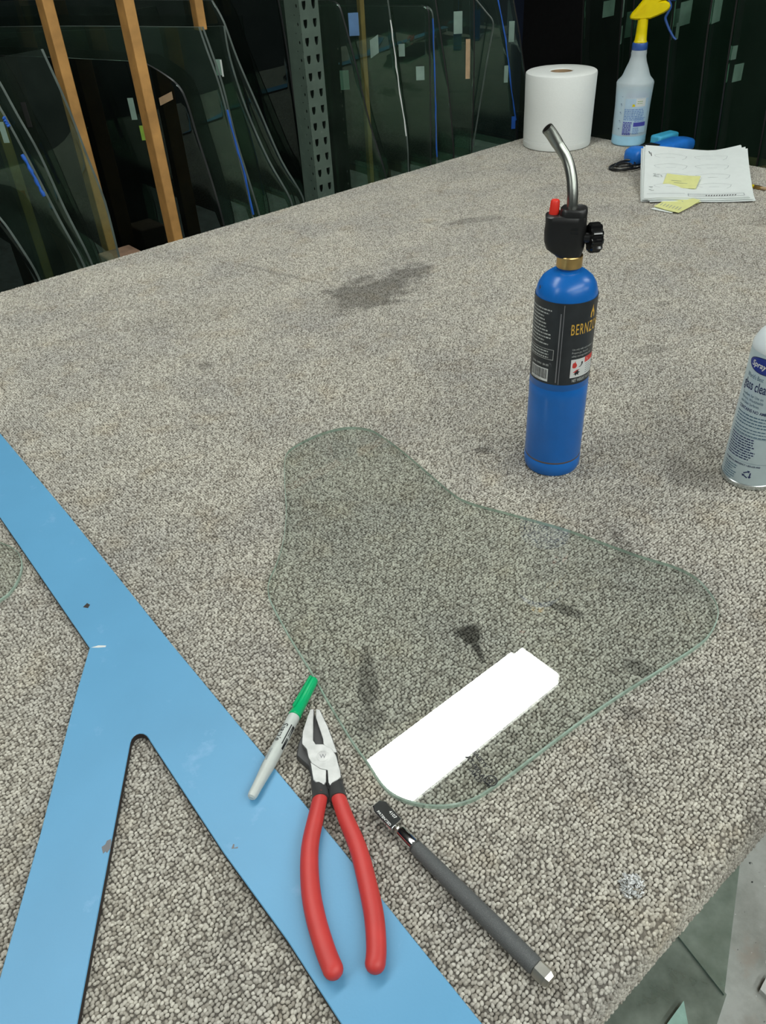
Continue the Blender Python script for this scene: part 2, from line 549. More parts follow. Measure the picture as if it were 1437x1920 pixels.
# loop pile: one point per loop, each instanced as a small squashed bead
def pile():
    rs = np.random.default_rng(3)
    sp = 3.05
    ts = np.arange(T0 + RC, T1 - RC, sp); ns = np.arange(N0 + RC, N1 - RC, sp)
    t, n = np.meshgrid(ts, ns)
    t = t.ravel(); n = n.ravel()
    t = t + rs.uniform(-.9, .9, t.size); n = n + rs.uniform(-.9, .9, n.size)
    z = np.full(t.size, -1.3) + rs.uniform(-.35, .25, t.size)
    pts = [np.stack([t, n, z], 1)]
    # rounded rim and hem on all four sides
    arc = [a for a in np.linspace(.08, PI / 2, 8)] + [PI / 2 + k * .21 for k in range(1, 14)]
    for ar in arc:
        for fixed, lo, hi, axis, sg in ((N0 + RC, T0, T1, 1, -1), (N1 - RC, T0, T1, 1, 1), (T0 + RC, N0, N1, 0, -1), (T1 - RC, N0, N1, 0, 1)):
            u = np.arange(lo + RC * .5, hi - RC * .5, sp); u = u + rs.uniform(-1.5, 1.5, u.size)
            aj = ar + rs.uniform(-.11, .11, u.size)
            am = np.minimum(aj, PI / 2)
            q = fixed + sg * RC * np.sin(am) + sg * rs.uniform(-.5, .4, u.size)
            zc = -1.6 - RC * (1 - np.cos(am)) - RC * np.maximum(0, aj - PI / 2) + rs.uniform(-.5, .4, u.size)
            pts.append(np.stack([u, q, zc], 1) if axis == 1 else np.stack([q, u, zc], 1))
    P = np.concatenate(pts)
    P = (P - np.array([(T0 + T1) / 2, (N0 + N1) / 2, ZF])) * MM
    me = bpy.data.meshes.new('carpet_pile')
    me.vertices.add(len(P)); me.vertices.foreach_set('co', P.astype(np.float32).ravel())
    me.update()
    o = bpy.data.objects.new('carpet_pile', me)
    link(o, bench)
    o['kind'] = 'stuff'
    ng = bpy.data.node_groups.new('carpet_loops', 'GeometryNodeTree')
    ng.interface.new_socket('Geometry', in_out='INPUT', socket_type='NodeSocketGeometry')
    ng.interface.new_socket('Geometry', in_out='OUTPUT', socket_type='NodeSocketGeometry')
    gi = ng.nodes.new('NodeGroupInput'); go = ng.nodes.new('NodeGroupOutput')
    ip = ng.nodes.new('GeometryNodeInstanceOnPoints')
    ico = ng.nodes.new('GeometryNodeMeshIcoSphere'); ico.inputs['Radius'].default_value = .00154; ico.inputs['Subdivisions'].default_value = 2
    trn = ng.nodes.new('GeometryNodeTransform'); trn.inputs['Scale'].default_value = (1.22, .93, 1.0)
    sm = ng.nodes.new('GeometryNodeSetMaterial'); sm.inputs['Material'].default_value = M['pile']
    ss = ng.nodes.new('GeometryNodeSetShadeSmooth')
    rr = ng.nodes.new('FunctionNodeRandomValue'); rr.data_type = 'FLOAT_VECTOR'
    rr.inputs[0].default_value = (-.35, -.35, -.9); rr.inputs[1].default_value = (.35, .35, 1.2)
    rs2 = ng.nodes.new('FunctionNodeRandomValue'); rs2.data_type = 'FLOAT'
    rs2.inputs[2].default_value = .84; rs2.inputs[3].default_value = 1.16
    L = ng.links.new
    L(gi.outputs[0], ip.inputs['Points'])
    L(ico.outputs[0], trn.inputs[0]); L(trn.outputs[0], ss.inputs[0]); L(ss.outputs[0], sm.inputs[0]); L(sm.outputs[0], ip.inputs['Instance'])
    L(rr.outputs[0], ip.inputs['Rotation']); L(rs2.outputs[1], ip.inputs['Scale'])
    L(ip.outputs[0], go.inputs[0])
    md = o.modifiers.new('loops', 'NODES'); md.node_group = ng
    me.materials.append(M['pile'])
pile()

# ---------------------------------------------------------------- racks of windshields
def plank_deck(name, label, a0, a1, b0, b1, z, along_t):
    o = thing(name, label, 'rack deck', W((a0 + a1) / 2, (b0 + b1) / 2, z - 25), TA)
    wd = 140
    x = b0
    while x < b1 - 20:
        v, f = (box(a0, a1, x, x + wd - 6, z - 25, z) if along_t else box(x - 0, x + wd - 6, a0, a1, z - 25, z))
        c = ((a0 + a1) / 2, (b0 + b1) / 2, z - 25) if along_t else ((b0 + b1) / 2, (a0 + a1) / 2, z - 25)
        obj('plank', ([Vector((p[0] - c[0], p[1] - c[1], p[2] - c[2])) * MM for p in v], f), M['deck'], o)
        x += wd
    for e in (a0 + 40, a1 - 80):
        v, f = (box(e, e + 40, b0, b1 - 30, z - 130, z - 25) if along_t else box(b0, b1 - 30, e, e + 40, z - 130, z - 25))
        c = ((a0 + a1) / 2, (b0 + b1) / 2, z - 25) if along_t else ((b0 + b1) / 2, (a0 + a1) / 2, z - 25)
        obj('joist', ([Vector((p[0] - c[0], p[1] - c[1], p[2] - c[2])) * MM for p in v], f), M['deck'], o)
        for q in (b0 + 20, b1 - 120):
            v, f = (box(e, e + 40, q, q + 60, ZF, z - 130) if along_t else box(q, q + 60, e, e + 40, ZF, z - 130))
            obj('leg', ([Vector((p[0] - c[0], p[1] - c[1], p[2] - c[2])) * MM for p in v], f), M['deck'], o)
    if not along_t:
        o.location = W((b0 + b1) / 2, (a0 + a1) / 2, z - 25)
    return o
DZ = -270
plank_deck('rack_deck', 'dark timber rack deck under the windshields along the left side', 150, 2160, 1832, 2950, DZ, True)
plank_deck('rack_deck', 'dark reddish timber rack deck behind the papers', 700, 1780, 2175, 3050, DZ, False)
for n_, lab in ((1800, 'unseen timber deck added over the left rack to shade it'),):
    o = thing('shade_deck', lab, 'rack deck', W(1150, 2400, 900), TA)  # out-of-view deck added to shade the wall and rack below
    obj('board', ([Vector((p[0] - 1150, p[1] - 2400, p[2] - 900)) * MM for p in box(-400, 3000, 1850, 3080, 900, 930)[0]], box(0, 1, 0, 1, 0, 1)[1]), M['deck'], o)
    for t in (-300, 600, 1250, 2150, 2900):
        obj('beam', ([Vector((p[0] - 1150, p[1] - 2400, p[2] - 900)) * MM for p in box(t, t + 40, 1850, 3080, 840, 900)[0]], box(0, 1, 0, 1, 0, 1)[1]), M['deck'], o)

def edge_fn(pts):
    """dense front-edge polyline (n, z), bottom to top corner"""
    b = pts[0]
    low = [(b[0] + 14, DZ), (b[0] + 1, DZ + 60), (b[0], (b[1] + DZ) / 2 + 50)]
    low = [q for q in low if q[1] < b[1] - 20]
    P = catmull([Vector((p[0], p[1], 0)) for p in low + list(pts)], 4)
    return [(p.x, p.y) for p in P]

REF = 1830.0
def windshield(label, t0, pts, back=2480, curv=-10, s0=70, tint='tint', edge='tedge', rise=25, right=False, th=5.0, group='windshields in the rack', yaw=-1.0, name='windshield'):
    """sheet standing on edge. left rack: plane across n; right rack: plane along t (roles swapped)"""
    E = edge_fn(pts)
    zs = [z for n, z in E]
    ztop = max(zs)
    cols = [0, .012, .035, .07, .12, .2, .3, .42, .56, .72, .87, .96, 1.0]
    def P(n, z, sn, d):
        s_ = max(0.0, n - REF) if not right else sn
        off = curv * (1 - math.exp(-s_ / s0)) + (yaw * (n - REF) if not right else 0)
        t = t0 + off + d
        return W(t, n, z) if not right else W(n, t0 + off + d, z)
    V, F, MI = [], [], []
    nr, nc = len(E), len(cols)
    for d in (0, th):
        for n, z in E:
            for u in cols:
                nn = n + (back - n) * u
                zz = z + (rise * math.sin(min(1, (nn - n) / 500) * PI / 2) * max(0, (z - DZ) / (ztop - DZ)))
                V.append(P(nn, zz, nn - n, d))
    def id(s, i, j): return s * nr * nc + i * nc + j
    for i in range(nr - 1):
        for j in range(nc - 1):
            F.append((id(0, i, j), id(0, i, j + 1), id(0, i + 1, j + 1), id(0, i + 1, j))); MI.append(0)
            F.append((id(1, i, j), id(1, i + 1, j), id(1, i + 1, j + 1), id(1, i, j + 1))); MI.append(1)
    for i in range(nr - 1):
        F.append((id(0, i, 0), id(0, i + 1, 0), id(1, i + 1, 0), id(1, i, 0))); MI.append(2)
        F.append((id(0, i, nc - 1), id(1, i, nc - 1), id(1, i + 1, nc - 1), id(0, i + 1, nc - 1))); MI.append(2)
    for j in range(nc - 1):
        F.append((id(0, 0, j), id(1, 0, j), id(1, 0, j + 1), id(0, 0, j + 1))); MI.append(2)
        F.append((id(0, nr - 1, j), id(0, nr - 1, j + 1), id(1, nr - 1, j + 1), id(1, nr - 1, j))); MI.append(2)
    o = centred(name, (V, F), [M[tint], M['tintback'], M[edge]], 50)
    o.data.polygons.foreach_set('material_index', MI)
    tag(o, label, 'glass', group)
    o['_e'] = 0
    del o['_e']
    def at(n, z, d=-1.2):
        ne = min(E, key=lambda q: abs(q[1] - z))[0]
        return P(n, z, max(0, n - ne), d) - o.location
    return o, at, E

def sticker(sh, n, z, wn, hz, m='sticker', name='sticker', sk=0.0, d=-1.4):
    o, at, E = sh
    V = []
    for dd in (d, d + .6):
        V += [at(n - wn / 2, z - hz / 2, dd), at(n + wn / 2, z - hz / 2 + sk, dd), at(n + wn / 2, z + hz / 2 + sk, dd), at(n - wn / 2, z + hz / 2, dd)]
    return obj(name, (V, [(0, 1, 2, 3), (7, 6, 5, 4), (0, 4, 5, 1), (1, 5, 6, 2), (2, 6, 7, 3), (3, 7, 4, 0)]), M[m], o)

def edgetape(sh, z0, z1, r=4.5, m='tape', name='blue_tape', dn=0):
    o, at, E = sh
    zz = np.linspace(z0, z1, 14)
    en = np.array(E)
    pts = []
    for z in zz:
        n = float(np.interp(z, en[:, 1], en[:, 0]))
        pts.append(at(n + dn + random.uniform(-.8, .8), z, 1.5))
    rr = [r * MM * (1 + .25 * math.sin(k * 1.7)) for k in range(14)]
    return obj(name, tube(pts, rr, 8), M[m], o)

s1 = windshield('dark glass sheet with orange tape on its corner, leftmost in the rack', 500, [(1830, -30), (1841, 35), (1858, 102), (1880, 128), (1930, 140)], tint='tint2')
sticker(s1, 1862, 104, 12, 24, 'orange', 'orange_tape', d=-3)
s2 = windshield('tinted windshield with crinkled blue tape on its edge, left end of rack', 606, [(1830, -32), (1847, 73), (1864, 185), (1881, 284), (1892, 330)])
edgetape(s2, 122, 208, 4.0, dn=4); edgetape(s2, 262, 280, 3.6, dn=2); sticker(s2, 1887, 252, 8, 40)
s3 = windshield('tinted windshield touching the back of the blue-taped one', 624, [(1830, -28), (1847, 92), (1860, 203), (1875, 281), (1887, 345), (1899, 390)])
s4 = windshield('strongly curved windshield just left of the wooden pole it hides', 692, [(1830, -29), (1830, 87), (1836, 188), (1843, 293), (1854, 391)], back=2300, rise=-52, curv=-22, s0=22)
sticker(s4, 1898, 274, 7, 48, 'redge', 'black_mark')
s5 = windshield('near-black privacy glass with rounded top corner behind the middle wooden pole', 978, [(1830, -30), (1838, 77), (1848, 174), (1854, 242), (1863, 281), (1885, 309), (1911, 332)], tint='tint2', edge='dedge', rise=40)
sticker(s5, 1942, 238, 9, 46, 'sticker'); sticker(s5, 1932, 186, 10, 32, 'green_st'); sticker(s5, 1884, 262, 22, 16, 'card', 'brown_tape', -12)
s6 = windshield('tinted windshield with a blue cord down its edge', 1064, [(1830, -34), (1835, 70), (1842, 151), (1851, 267), (1862, 342), (1868, 386)])
s6b = windshield('tinted windshield hugging the far side of the blue-corded one', 1084, [(1830, -36), (1841, 67), (1850, 148), (1858, 265), (1868, 340), (1875, 385)], back=2460)
edgetape(s6, -30, 215, 2.4, name='blue_cord', dn=-2)
s7 = windshield('leaning windshield with a small pale sticker left of the steel upright', 1186, [(1830, -24), (1860, 79), (1886, 198), (1901, 309), (1903, 377)], rise=10)
sticker(s7, 1921, 293, 9, 34); sticker(s7, 1915, 291, 2.4, 36, 'white', 'sticker', d=-1.8)
s7b = windshield('leaning windshield nearest the left side of the steel upright', 1224, [(1830, -24), (1860, 71), (1887, 192), (1912, 304), (1926, 383), (1940, 426)])
s8 = windshield('dark sheet standing behind the steel upright', 1330, [(1880, -30), (1885, 150), (1890, 330), (1896, 440)], tint='tint2', edge='dedge')
s9 = windshield('tinted windshield just right of the steel upright, its slanted edge dark', 1512, [(1830, -28), (1853, 102), (1873, 252), (1886, 337), (1896, 386), (1912, 396)], edge='dedge')
sticker(s9, 1898, 215, 16, 46, 'sticker', d=8)
s10 = windshield('tinted windshield with a silvery taped edge and a tilted paper sticker', 1599, [(1830, -29), (1831, 54), (1841, 174), (1849, 288), (1856, 384), (1862, 430)])
sticker(s10, 1882, 288, 15, 42, sk=-12); sticker(s10, 1917, 335, 18, 52, 'bsticker')
edgetape(s10, 58, 340, 1.7, 'white', 'silver_tape')
s11 = windshield('upright dark windshield with a square notched label', 1687, [(1830, -28), (1829, 119), (1829, 276), (1830, 350), (1842, 363)], edge='dedge')
sticker(s11, 1845, 204, 15, 34); sticker(s11, 1878, 262, 11, 30)
s12 = windshield('dark windshield with a thin blue strip down its edge', 1712, [(1830, -29), (1831, 114), (1833, 273), (1835, 341), (1844, 358)], edge='tedge')
edgetape(s12, -20, 330, 1.9, name='blue_strip')
s13 = windshield('dark windshield between the blue-stripped sheet and the torn-edged one', 1781, [(1830, -23), (1839, 132), (1851, 253), (1863, 367), (1870, 420)], edge='redge')
s14 = windshield('windshield with a loose torn moulding bent out at its top', 1857, [(1830, -27), (1828, 119), (1828, 241), (1830, 356), (1836, 410)], edge='redge')
sticker(s14, 1857, 306, 16, 54)
o, at, E = s14
obj('loose_moulding', tube(catmull([at(1828, -22, 3), at(1812, 119, 3), at(1800, 225, 3), at(1795, 262, 3), at(1792, 302, 3), at(1808, 330, 3), at(1828, 360, 3)], 5), .0022, 6), M['tedge'], o)
sticker(s14, 1838, 215, 8, 100, 'card', 'brown_tape')
s15 = windshield('dark windshield with a deep blue edge left of the towel roll', 2055, [(1830, -3), (1846, 133), (1860, 246), (1877, 341), (1888, 400)], edge='redge')
edgetape(s15, 20, 380, 2.2, name='blue_tape'); sticker(s15, 1854, 150, 8, 46, 'sticker')
s16 = windshield('dark windshield hidden at its foot by the towel roll', 2120, [(1822, -30), (1830, 48), (1846, 138), (1862, 252), (1876, 334), (1886, 400)], edge='redge')
sticker(s16, 1876, 255, 11, 54)
sticker(s15, 1834, 14, 8, 36, 'tape', 'blue_tape', d=-4)

def rsheet(label, n0, tt, **k):
    return windshield(label, n0, [(tt, -20), (tt - 12, 120), (tt - 26, 260), (tt - 36, 420)], back=2900, right=True, curv=40, yaw=0.0, edge='redge', group='windshields in the right rack', **k)
r1 = rsheet('dark sheet rising behind the top of the towel roll', 1707, 2215)
sticker(r1, 2350, 290, 60, 42); sticker(r1, 2480, 235, 60, 70)
r2 = rsheet('dark sheet with two narrow labels between towel roll and spray bottle', 1566, 2205)
sticker(r2, 2185, 318, 16, 50); sticker(r2, 2188, 250, 16, 44)
r3 = rsheet('dark sheet directly behind the spray bottle', 1535, 2215)
sticker(r3, 2460, 262, 60, 46)
r3b = rsheet('dark sheet behind the blue spray trigger', 1400, 2200)
sticker(r3b, 2270, 300, 70, 56); sticker(r3b, 2235, 262, 22, 40)
r4 = rsheet('dark sheet with a large pale label at the upper right', 1286, 2190)
sticker(r4, 2225, 318, 60, 58)
r5 = rsheet('dark sheet with two small labels at the right edge of the view', 1224, 2200)
sticker(r5, 2235, 225, 44, 32, sk=-4); sticker(r5, 2290, 170, 60, 42, sk=-4)
r6 = rsheet('dark sheet farthest right behind the papers', 1090, 2185)

# wooden divider poles and the slotted steel upright
def pole(label, t, n, wt=24, wn=40, z0=DZ):
    v, f = box(-wt / 2, wt / 2, -wn / 2, wn / 2, 0, 835 - z0)
    o = obj('wooden_pole', ([Vector(p) * MM for p in v], f), M['wood'])
    o.location = W(t, n, z0); o.rotation_euler = (0, 0, TA)
    bevel(o, .002)
    return tag(o, label, 'pole', 'wooden poles in the rack')
pole('orange-brown wooden pole rising from behind the strongly curved windshield', 735, 1985)
pole('orange-brown wooden pole standing in full view left of centre in the rack', 850, 1846)
pole('short visible end of wooden pole above the blue-corded windshield', 1055, 1918, 22, 24, 374)
pole('dim wooden pole seen behind the leftmost glass sheets', 600, 2105, 24, 34)
pole('brown wooden pole glimpsed through glass right of the steel upright', 1550, 1942, 15, 15)
pole('dark wooden pole in shadow at the back of the rack', 905, 2620, 26, 40)
blk = centred('timber_block', tbox(690, 775, 1885, 1955, DZ, -58), M['block']); tag(blk, 'brown timber block lying on the rack deck by the pole', 'block'); bevel(blk, .004)

def upright():
    w_, d_ = 54.0, 60.0
    o = thing('steel_upright', 'grey-green slotted steel rack upright with rows of teardrop holes', 'rack upright', W(1255, 1762, ZF), TA)
    pitch_ = 36.5
    z0, z1 = -ZF + 0.0, 0
    rows = int((900 - ZF) / pitch_)
    V, F = [], []
    def cell(cx, cy, hw, hh, hole):
        k = len(V)
        outer = []
        n = len(hole)
        # outer square sampled at the same angles
        for hx, hy in hole:
            a = math.atan2(hy, hx)
            s = min(hw / max(1e-6, abs(math.cos(a))), hh / max(1e-6, abs(math.sin(a))))
            outer.append((s * math.cos(a), s * math.sin(a)))
        for q in outer: V.append((cx + q[0], cy + q[1], 0))
        for q in hole: V.append((cx + q[0], cy + q[1], 0))
        for q in hole: V.append((cx + q[0], cy + q[1], 2.0))
        for i in range(n):
            j = (i + 1) % n
            F.append((k + i, k + j, k + n + j, k + n + i))
            F.append((k + n + i, k + n + j, k + 2 * n + j, k + 2 * n + i))
    tear = []
    for a in np.linspace(0, 2 * PI, 24, endpoint=False):
        x, y = 7.0 * math.cos(a), 13.5 * math.sin(a)
        if y < 0: x *= (1 + y / 13.5 * .45)
        else: x *= 1.0
        tear.append((x, y * .95))
    # include the cell corners so outer samples form a closed rectangle
    hw, hh = w_ / 4, pitch_ / 2
    full = []
    for a in sorted(list(np.linspace(0, 2 * PI, 24, endpoint=False)) + [math.atan2(sy * hh, sx * hw) % (2 * PI) for sx in (1, -1) for sy in (1, -1)]):
        # flat-topped teardrop: radius along this bearing
        ca, sa_ = math.cos(a), math.sin(a)
        r = min(5.4 / max(1e-6, abs(ca)), 8.8 / max(1e-6, abs(sa_)))
        if sa_ < 0:
            r = min(r, 5.4 / (abs(ca) + .30 * abs(sa_)) * 1.0, 1 / math.sqrt((ca / 5.6) ** 2 + (sa_ / 9.4) ** 2))
        full.append((r * math.cos(a), r * math.sin(a)))
    for r in range(rows):
        for s in (-1, 1):
            cell(s * w_ / 4, r * pitch_ + pitch_ / 2, hw, hh, full)
    # front sheet: local x along t, z up, front facing -n
    front = [Vector((v[0], v[2], v[1])) * MM for v in V]
    obj('front_face', (front, F), M['steel'], o)
    # side cheeks with a column of small holes facing -t and +t
    for s in (-1, 1):
        V, F = [], []
        small = []
        hw2, hh2 = 12.0, pitch_ / 2
        for a in sorted(list(np.linspace(0, 2 * PI, 16, endpoint=False)) + [math.atan2(sy * hh2, sx * hw2) % (2 * PI) for sx in (1, -1) for sy in (1, -1)]):
            small.append((2.6 * math.cos(a), 3.6 * math.sin(a)))
        small = [(math.hypot(*q) * math.cos(math.atan2(q[1], q[0])), q[1]) for q in small]
        for r in range(rows):
            cell(12, r * pitch_ + pitch_ / 2, hw2, hh2, small)
        k = len(V)
        V += [(24, 0, 0), (d_, 0, 0), (d_, rows * pitch_, 0), (24, rows * pitch_, 0)]
        F.append((k, k + 1, k + 2, k + 3))
        side = [Vector((s * (w_ / 2 - v[2] * .3), v[0], v[1])) * MM for v in V]
        obj('side_face', (side, F), M['steel'], o)
    v, f = box(-w_ / 2 + 3, w_ / 2 - 3, d_ - 3, d_, 0, rows * pitch_)
    obj('back_strip', ([Vector(p) * MM for p in v], f), M['redge'], o)
    v, f = box(-60, 60, -40, 90, 0, 6)
    obj('foot_plate', ([Vector(p) * MM for p in v], f), M['steel'], o)
upright()

# ---------------------------------------------------------------- floor under the bench front: broken glass
M['scrap'] = sheetglass('scrap_green_glass', (.70, .82, .74), 1.6, .62, (.38, .45, .39))
M['teal'] = plain('broken_glass_edge', (.16, .26, .23), .2)
M['pale_teal'] = plain('pale_teal_glass', (.42, .66, .58), .2)
def shard(pts, label, m='scrap', z=0, th=5):
    vf = prism([(p[0] * MM, p[1] * MM) for p in pts], (ZF + z) * MM, (ZF + z + th) * MM)
    o = centred('glass_shard', vf, [M[m], M['teal']])
    mi = [1 if abs(p.normal.z) < .5 else 0 for p in o.data.polygons]
    o.data.polygons.foreach_set('material_index', mi)
    return tag(o, label, 'glass shard', 'broken glass on the floor')
shard([(640, 800), (500, 528), (446, 647), (330, 700), (420, 900)], 'upper green glass offcut on the floor beside the bench', z=6)
shard([(452, 655), (506, 530), (472, 485), (330, 380), (150, 420), (200, 640)], 'larger green glass offcut on the floor below the upper one')
shard([(394, 490), (431, 521), (424, 470), (405, 450)], 'small pointed pale-teal shard lying on the larger green offcut', 'pale_teal', 12, 4)
w1 = centred('paper_scrap', prism([(.560, .532), (.580, .552), (.610, .540), (.600, .510), (.575, .508)], ZF * MM, (ZF + 12) * MM), M['white']); tag(w1, 'white scrap on the floor at the right edge of the picture', 'scrap')

# ---------------------------------------------------------------- blue Y-shaped template
BO = [(-720, 1250), (-550.9, 1018.7), (-391.4, 804.3), (-225.6, 574.7), (-121.5, 434.6), (-50.7, 339.5), (2.8, 264.9), (42.9, 209.5), (100, 130),
      (50, 70), (-50.6, 215.2), (-89.2, 270.9), (-143.7, 341.7), (-223.4, 454.0), (-225.6, 457.4), (-228.4, 460.8), (-231.5, 462.9), (-235.0, 463.5), (-237.8, 462.6), (-239.8, 460.6), (-241.1, 457.8), (-241.5, 454.0), (-229.6, 225.9), (-222, 60),
      (-284, 50), (-293.4, 259.6), (-297.6, 368.7), (-306.7, 515.9), (-308.6, 574.8), (-480.3, 810.7), (-640, 1030)]
tp = prism([(x * MM, y * MM) for x, y in BO], .0015, .0082, .0006)
tpl = centred('cutting_template', tp, [M['blue'], M['blue_edge']])
mi = [1 if abs(p.normal.z) < .3 else 0 for p in tpl.data.polygons]
tpl.data.polygons.foreach_set('material_index', mi)
tag(tpl, 'flat light-blue Y-shaped template lying on the carpet at left', 'template')
def fleck(x, y, pts, m, nm='paint_chip'):
    v, f = prism([((x + a) * MM, (y + b) * MM) for a, b in pts], .00815, .00835)
    return obj(nm, ([p - tpl.location for p in v], f), m, tpl)
M['chip'] = plain('bare_grey', (.20, .20, .21), .7)
fleck(-243.5, 354, [(0, 0), (2.5, 2), (3, 5), (6, 6.5), (7, 4), (7.4, -2), (5.5, -5.5), (4, -4), (2.6, -6), (1.2, -3)], M['chip'])
fleck(-328, 637, [(-3, -1), (0, 5), (4, 2), (3, -3)], M['blue_edge'])
fleck(-300, 575, [(-7, 0), (0, 2.4), (8, 1.5), (8, -.6), (0, -.8)], M['white'])
fleck(-138, 345, [(0, 0), (1, 4), (2, 3.6), (2, .5), (5, 1.4), (5, 0)], M['chip'])
fleck(-25, 262, [(0, 0), (1, 2), (3, 1), (2, -1)], M['white'])
fleck(-28, 330, [(0, 0), (4, -6), (4.6, -5.6), (.8, .4)], M['chip'])

# ---------------------------------------------------------------- clear glass panes
GL = [(-43.6, 975.1), (-81.3, 962.7), (-118.9, 931.5), (-127.6, 903.6), (-125.4, 853.5), (-119.5, 784.6), (-119.8, 733.0), (-124.3, 695.2), (-131.3, 664.3), (-131.8, 647.1), (-126.8, 625.7), (-105.8, 576.8), (-82.3, 528.3), (-60.9, 481.0), (-41.4, 440.9), (-27.8, 416.6), (-17.0, 395.8), (-4.1, 382.6), (15.2, 374.3), (37.0, 371.7), (59.6, 376.4), (83.9, 390.6), (114.9, 411.9), (158.8, 441.9), (204.9, 471.0), (253.1, 498.9), (298.0, 525.5), (316.9, 541.6), (331.6, 562.5), (337.0, 581.3), (336.1, 601.4), (329.6, 622.8), (312.9, 641.8), (281.3, 662.8), (246.7, 689.7), (210.4, 717.8), (154.0, 752.5), (106.4, 781.3), (86.1, 805.9), (60.0, 853.6), (28.5, 910.8), (4.6, 947.7), (-13.5, 966.9)]
def pane(name, pts, z0, z1, label):
    out = catmull([(x * MM, y * MM, 0) for x, y in pts], 5, True)
    o = centred(name, prism([(p.x, p.y) for p in out], z0, z1, .0011), [M['clear'], M['under'], M['edge']])
    mi = [0 if p.normal.z > .95 else (1 if p.normal.z < -.5 else 2) for p in o.data.polygons]
    o.data.polygons.foreach_set('material_index', mi)
    return tag(o, label, 'glass pane')
pn = pane('cut_glass_piece', GL, .0012, .0062, 'clear boot-shaped glass pane with rounded corners, flat on the carpet')
pane('cut_glass_piece', [(-560, 830), (-520, 800), (-466.5, 765.9), (-450.3, 756.1), (-435.1, 740.8), (-424.9, 720.5), (-420.5, 695.2), (-423.1, 673.3), (-430.7, 660.3), (-470, 610), (-530, 600), (-590, 640), (-610, 740)], .0012, .0052, 'rounded corner of a second clear glass pane at the left edge')
# maker's stamp printed on the pane
def flat_on(vf, x, y, ang, z, parent):
    Mx = Matrix.Translation(Vector((x * MM, y * MM, z)) - parent.location) @ Matrix.Rotation(ang, 4, 'Z')
    return xf(vf, Mx)
sa = math.radians(-64)
stamp = join(*[flat_on(text_vf(s, sz, 1.0, 0, .00016), x, y, sa, .0064, pn) for s, sz, x, y in
               (('SAFETY', .0056, 63.5, 420.5), ('AT-000-ACA', .0062, 57.0, 416.5), ('LAM 27', .0050, 58.0, 404.5))])
obj('stamp_text', stamp, M['black_ink'], pn, None)
ring = []
for r0, r1, cx, cy in ((.0044, .0055, 75.6, 391.5),):
    V, F = [], []
    for k in range(28):
        a = 2 * PI * k / 28
        for r in (r0, r1): V.append(Vector((cx * MM + r * math.cos(a), cy * MM + r * math.sin(a), .0064)) - pn.location)
    for k in range(28):
        k2 = (k + 1) % 28
        F.append((2 * k, 2 * k + 1, 2 * k2 + 1, 2 * k2))
    ring.append((V, F))
ring.append(flat_on(text_vf('B', .0062, 1.0, 0, .0001, 'CENTER'), 73.7, 390.6, sa, .0064, pn))
ring.append(flat_on(text_vf('V', .006, .8), 73.5, 405.0, sa, .0064, pn))
ring.append(flat_on(text_vf('K', .006, .8), 76.0, 401.2, sa, .0064, pn))
obj('stamp_emblem', join(*ring), M['black_ink'], pn, None)

# crumbs of glass on the worn spot
rn = random.Random(5)
V, F = [], []
for k in range(130):
    r = 9.5 * math.sqrt(rn.random()); a = rn.random() * 2 * PI
    cx, cy = 168 + r * math.cos(a), 298.5 + r * math.sin(a)
    h = 4.2 * (1 - r / 12); s = rn.uniform(1.3, 2.9)
    q = [Vector((cx + rn.uniform(-s, s), cy + rn.uniform(-s, s), max(.3, h + rn.uniform(-1, 1.2)))) for _ in range(4)]
    i = len(V); V += [p * MM for p in q]
    F += [(i, i + 1, i + 2), (i, i + 2, i + 3), (i, i + 3, i + 1), (i + 1, i + 3, i + 2)]
M['crumb'] = plain('crushed_glass', (.84, .86, .84), .5, var=.2, vscale=220)
cr = centred('glass_crumbs', (V, F), M['crumb'], None)
tag(cr, 'small patch of crushed glass stuck in the carpet near the front edge', 'glass crumbs', kind='stuff')

